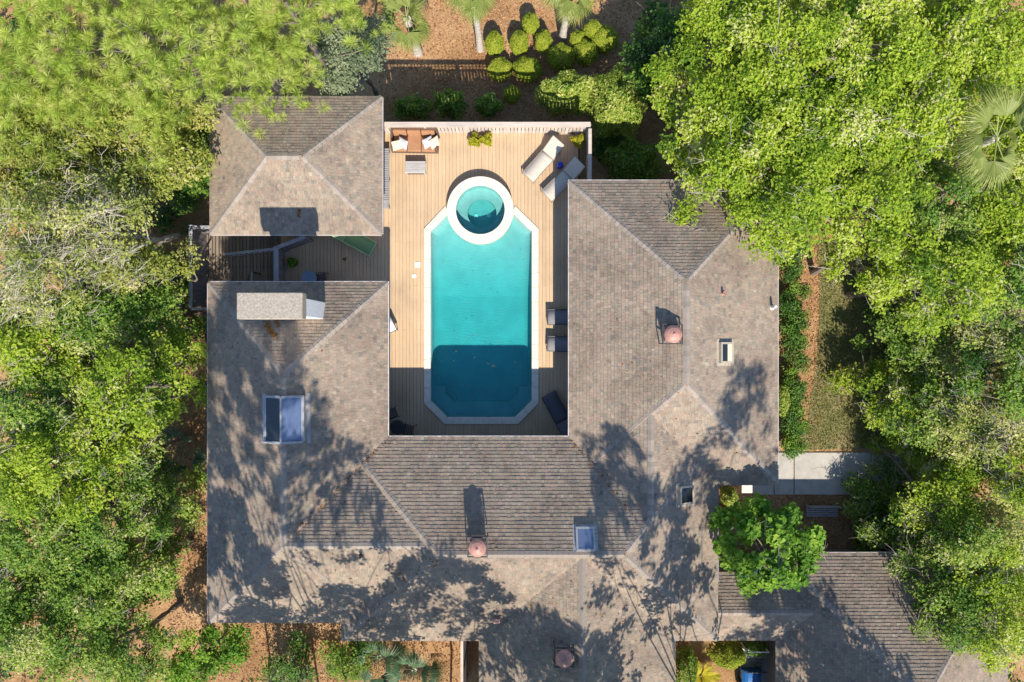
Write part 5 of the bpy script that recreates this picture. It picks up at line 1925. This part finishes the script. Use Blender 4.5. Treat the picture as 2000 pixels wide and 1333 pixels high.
# ------------------------------------------------------------------ potted plants on the deck
def potted(label, bpx, r, hgt, leaf, seed, n, size, pot_r=.18, pot_h=.34, aspect=.4, base=0.0, pot='terracotta', shape=(1, 1)):
    g = np.random.default_rng(seed)
    c = P(bpx[0], bpx[1], base + pot_h + hgt * .5)
    t = thing("potted_plant", label, "potted plant", (c.x, c.y, base))
    MB().lathe([(pot_r * .7, 0), (pot_r, pot_h - .05), (pot_r * 1.1, pot_h - .05), (pot_r * 1.1, pot_h), (pot_r * .92, pot_h), (pot_r * .9, pot_h - .04), (.01, pot_h - .04)], (0, 0, 0), 18).build("pot", M[pot], t)
    d = g.normal(size=(n, 3))
    d[:, 2] = np.abs(d[:, 2]) + .1
    d /= np.linalg.norm(d, axis=1, keepdims=True)
    rad = g.uniform(.35, 1, n) ** .6
    th = np.arctan2(d[:, 1], d[:, 0])
    rad *= .8 + .25 * np.sin(3 * th + seed)
    pos = d * rad[:, None] * np.array([r * shape[0], r * shape[1], hgt])
    pos[:, 2] += pot_h
    nn = d * .5 + np.array([0, 0, .6]) + g.normal(0, .4, (n, 3))
    nn /= np.linalg.norm(nn, axis=1, keepdims=True)
    V, Q = leaf_arrays(pos, nn, size, aspect, g)
    leaf_part("foliage", V, Q, np.clip(g.normal(.5, .28, n), 0, 1), LEAF[leaf], t)
    return t


potted("yellow and green leafy plant beside the garden fence, next to the sofa", (926, 273), .36, .38, 'yellow', 701, 520, .14, shape=(.85, 1))
potted("yellow-green plant with red tinges by the fence, second of a close pair", (950, 271), .36, .38, 'yellow', 702, 520, .14, shape=(.9, .9))
potted("bright yellow-green rounded plant in the shaded deck corner", (1128.5, 274), .34, .32, 'yellow', 703, 700, .09, aspect=.55)
potted("small dark green plant by the grey patio railing", (569, 512), .26, .3, 'maple', 704, 380, .11, pot='dark_metal')
# bare twigs in the corner
g = np.random.default_rng(77)
tp_ = P(1121, 253, .4)
t = thing("twig_pot", "pot of bare dark twigs against the fence by the corner plant", "potted plant", (tp_.x, tp_.y, 0))
MB().lathe([(.09, 0), (.13, .26), (.12, .28), (.01, .27)], (0, 0, 0), 14).build("pot", M['dark_metal'], t)
mb = MB()
for k in range(16):
    an = g.uniform(0, 6.28)
    limb(mb, (0, 0, .25), (math.cos(an) * .25, math.sin(an) * .14, .45 + g.uniform(0, .3)), .008, .004, g, .3, 3, 4)
mb.build("twigs", M['bark'], t, kind='stuff')
q = P(673, 506, 0)
V = []
g = np.random.default_rng(5)
V, Q = leaf_arrays(np.array([[0, 0, .015], [.05, .03, .02], [-.05, -.03, .018], [.02, -.05, .02], [.07, .06, .018]]), np.tile([[0, 0, 1.0]], (5, 1)), .13, .45, g)
o = leaf_part("dry_leaf", V, Q, np.full(5, .1), LEAF['litter'], None)
o.location = q
tag(o, "small dark curled dry leaf lying on the shaded patio boards", "leaf")

# ------------------------------------------------------------------ leaf litter, lawn grass, leaves on roofs
def scatter(name, n, fn, size, aspect, mat, seed, flatness=.35, kind='stuff'):
    g = np.random.default_rng(seed)
    pos = fn(g, n)
    n = len(pos)
    nn = np.array([0, 0, 1.0]) + g.normal(0, flatness, (n, 3))
    nn /= np.linalg.norm(nn, axis=1, keepdims=True)
    V, Q = leaf_arrays(pos, nn, size, aspect, g)
    o = bpy.data.objects.new(name, fast_mesh(name, V, [Q], mat, {"tint": g.uniform(0, 1, n)}))
    link(o)
    return tag(o, kind=kind)


def rects(*rs):
    def fn(g, n):
        ar = np.array([(b_ - a) * (d_ - c) for a, c, b_, d_ in rs])
        idx = g.choice(len(rs), n, p=ar / ar.sum())
        r = np.array(rs)[idx]
        x = r[:, 0] + (r[:, 2] - r[:, 0]) * g.uniform(size=n)
        y = r[:, 1] + (r[:, 3] - r[:, 1]) * g.uniform(size=n)
        return np.stack([x, y, np.full(n, GZ + .02) + g.uniform(0, .03, n)], -1)
    return fn


def pxrect(x0, y0, x1, y1):
    a, b_ = P(x0, y1, GZ), P(x1, y0, GZ)
    return (a.x, a.y, b_.x, b_.y)


scatter("leaf_litter", 26000, rects(pxrect(330, 560, 420, 1333), pxrect(400, 1190, 900, 1333), pxrect(740, 0, 1320, 240), pxrect(1400, 940, 1660, 1100), pxrect(1570, 470, 1606, 900), pxrect(1860, 980, 1960, 1090)), .085, .5, LEAF['litter'], 801)


g = np.random.default_rng(805)
cs = []
for (x0, y0, x1, y1), n in ((pxrect(-60, -20, 300, 1350), 300), (pxrect(300, 170, 385, 640), 45), (pxrect(1330, -20, 2060, 430), 330), (pxrect(1720, 430, 2060, 860), 150), (pxrect(1690, 980, 1860, 1100), 40), (pxrect(1950, 860, 2060, 1350), 45)):
    for _ in range(n):
        cs.append((g.uniform(x0, x1), g.uniform(y0, y1), GZ + g.uniform(.2, .9)))
V, Q, T_ = clump_leaves(cs, [g.uniform(.45, .9) for _ in cs], 170, .16, .55, g, .7, .7)
tag(link(bpy.data.objects.new("undergrowth", fast_mesh("undergrowth", V, [Q], LEAF['deep'], {"tint": T_}))), kind='stuff')


def lawn_fn(g, n):
    r = rects(pxrect(1560, 470, 1790, 880))(g, n)
    r[:, 2] += .03
    return r


g = np.random.default_rng(90)
n = 42000
pos = lawn_fn(g, n)
lp = [Vector((p.x, p.y)) for p in lawn_pts]
ins = np.zeros(n, bool)
for i in range(len(lp)):
    a, b_ = lp[i], lp[(i + 1) % len(lp)]
    cr = (a.y > pos[:, 1]) != (b_.y > pos[:, 1])
    xi = a.x + (b_.x - a.x) * (pos[:, 1] - a.y) / ((b_.y - a.y) if abs(b_.y - a.y) > 1e-9 else 1e-9)
    ins ^= cr & (pos[:, 0] < xi)
# ragged edge: some blades stray beyond the border
pos[:, :2] += g.normal(0, .10, (n, 2))
pos = pos[ins]
nn = np.array([0, 0, .5]) + g.normal(0, .6, (len(pos), 3))
nn /= np.linalg.norm(nn, axis=1, keepdims=True)
V, Q = leaf_arrays(pos, nn, .085, .28, g)
tag(link(bpy.data.objects.new("grass", fast_mesh("grass", V, [Q], LEAF['grass'], {"tint": g.uniform(0, 1, len(pos))}))), kind='stuff')

# fallen leaves caught on the roof below the chimney and on the pool house
g = np.random.default_rng(91)
pts = []
for (ax_, ay_, bx_, by_, n, w) in ((519, 630, 538, 660, 150, 3.0), (538, 628, 545, 634, 40, 3), (583, 408, 586, 424, 30, 2), (780, 1120, 782, 1124, 8, 4), (845, 1088, 850, 1100, 16, 5), (752, 862, 566, 1052, 90, 3), (1118, 862, 1232, 1000, 60, 3), (842, 1090, 690, 1232, 60, 3), (420, 600, 740, 1180, 90, 60), (960, 1120, 1380, 1230, 80, 30), (1150, 700, 1480, 900, 60, 40)):
    for _ in range(n):
        u = g.uniform()
        px, py = ax_ + (bx_ - ax_) * u + g.normal() * w, ay_ + (by_ - ay_) * u + g.normal() * w
        q = on_roof(px, py, hips_house + [PH])
        pts.append((q.x, q.y, q.z + .035))
pts = np.array(pts)
nn = np.array([0, .3, .9]) + g.normal(0, .3, (len(pts), 3))
nn /= np.linalg.norm(nn, axis=1, keepdims=True)
V, Q = leaf_arrays(pts, nn, .09, .5, g)
tag(link(bpy.data.objects.new("fallen_leaves", fast_mesh("fallen_leaves", V, [Q], LEAF['rust'], {"tint": g.uniform(0, 1, len(pts))}))), kind='stuff')

# ------------------------------------------------------------------ tall trees south of the frame, whose shade dapples the roofs
TS = "tall trees standing south of the house"
south = [
    # crown x, y, trunk base shift, top, R, depth, density
    (-8.6, -13.3, (-0.6, -4.4), 18.5, 2.3, 7.0, 1.15, "tall leaning oak south of the west wing, beyond the lower edge"),
    (-9.8, -14.2, (-1.0, -3.6), 11.5, 2.4, 4.5, 1.15, "middling oak south of the west wing, beyond the lower edge"),
    (-6.0, -13.6, (0.4, -4.2), 15.0, 1.9, 5.0, .6, "slender oak south of the west wing's corner, beyond the lower edge"),
    (-5.4, -15.6, (-0.5, -2.4), 10.0, 2.2, 3.5, .6, "low oak south of the middle roof, beyond the lower edge"),
    (-1.6, -15.2, (-1.6, -2.8), 12.0, 2.6, 4.5, .75, "broad oak west of the south wing, beyond the lower edge"),
    (1.3, -16.4, (-4.2, -2.0), 9.8, 2.0, 3.0, .6, "oak leaning over the south wing, beyond the lower edge"),
    (5.6, -13.2, (3.0, -4.8), 14.0, 1.9, 5.5, .75, "tall oak leaning over the south wing's east side, beyond the lower edge"),
    (8.4, -13.6, (0.2, -4.4), 13.8, 1.5, 5.0, .7, "slender oak beside the drive, beyond the lower edge"),
    (10.6, -13.2, (-1.6, -4.8), 16.6, 1.5, 4.0, .5, "thin tall oak by the garage, beyond the lower edge"),
    (-7.4, -13.4, (0.6, -4.4), 20.5, 2.0, 7.0, 1.15, "tallest oak south of the west wing, beyond the lower edge"),
    (-10.9, -13.6, (-0.4, -4.4), 15.0, 2.0, 7.0, .8, "oak at the far west of the south side, beyond the lower edge"),
    (7.0, -13.8, (1.0, -4.2), 10.2, 1.5, 3.5, .7, "low oak beside the south wing's east eave, beyond the lower edge"),
    (3.6, -15.6, (3.6, -3.0), 9.0, 1.5, 2.5, .5, "low oak leaning across the south wing ridge, beyond the lower edge"),
    (-8.8, -16.2, (-0.4, -1.8), 9.0, 2.1, 2.5, .8, "low oak by the west wing's lower corner, beyond the lower edge"),
    (3.0, -17.2, (4.4, -2.4), 11.5, 2.0, 3.5, .7, "oak arching over the south wing from the drive, beyond the lower edge"),
    (16.2, -19.8, (-1.0, -2.6), 7.5, 2.4, 2.5, .9, "broad oak behind the garage, beyond the lower edge"),
    (13.2, -19.6, (-1.8, -2.6), 9.5, 2.2, 3.5, .9, "oak at the garage's near corner, beyond the lower edge"),
    (14.4, -17.6, (0, -5.0), 6.5, 2.2, 2.0, .6, "oak behind the garage roof, beyond the lower edge"),
]
for k, (x, y, bs, top, R, dp, dn, lb) in enumerate(south):
    R *= 1.26
    broad_tree("oak_tree", lb, "oak tree", None, top, R, 'oak', 900 + k, dens=dn, twigs=.1, size=.16, lk=330, limb_k=.30, clump=(.2, .6), nclump=int(15 * R * R), world_xy=(x, y), depth=dp, group=TS, base_shift=bs)
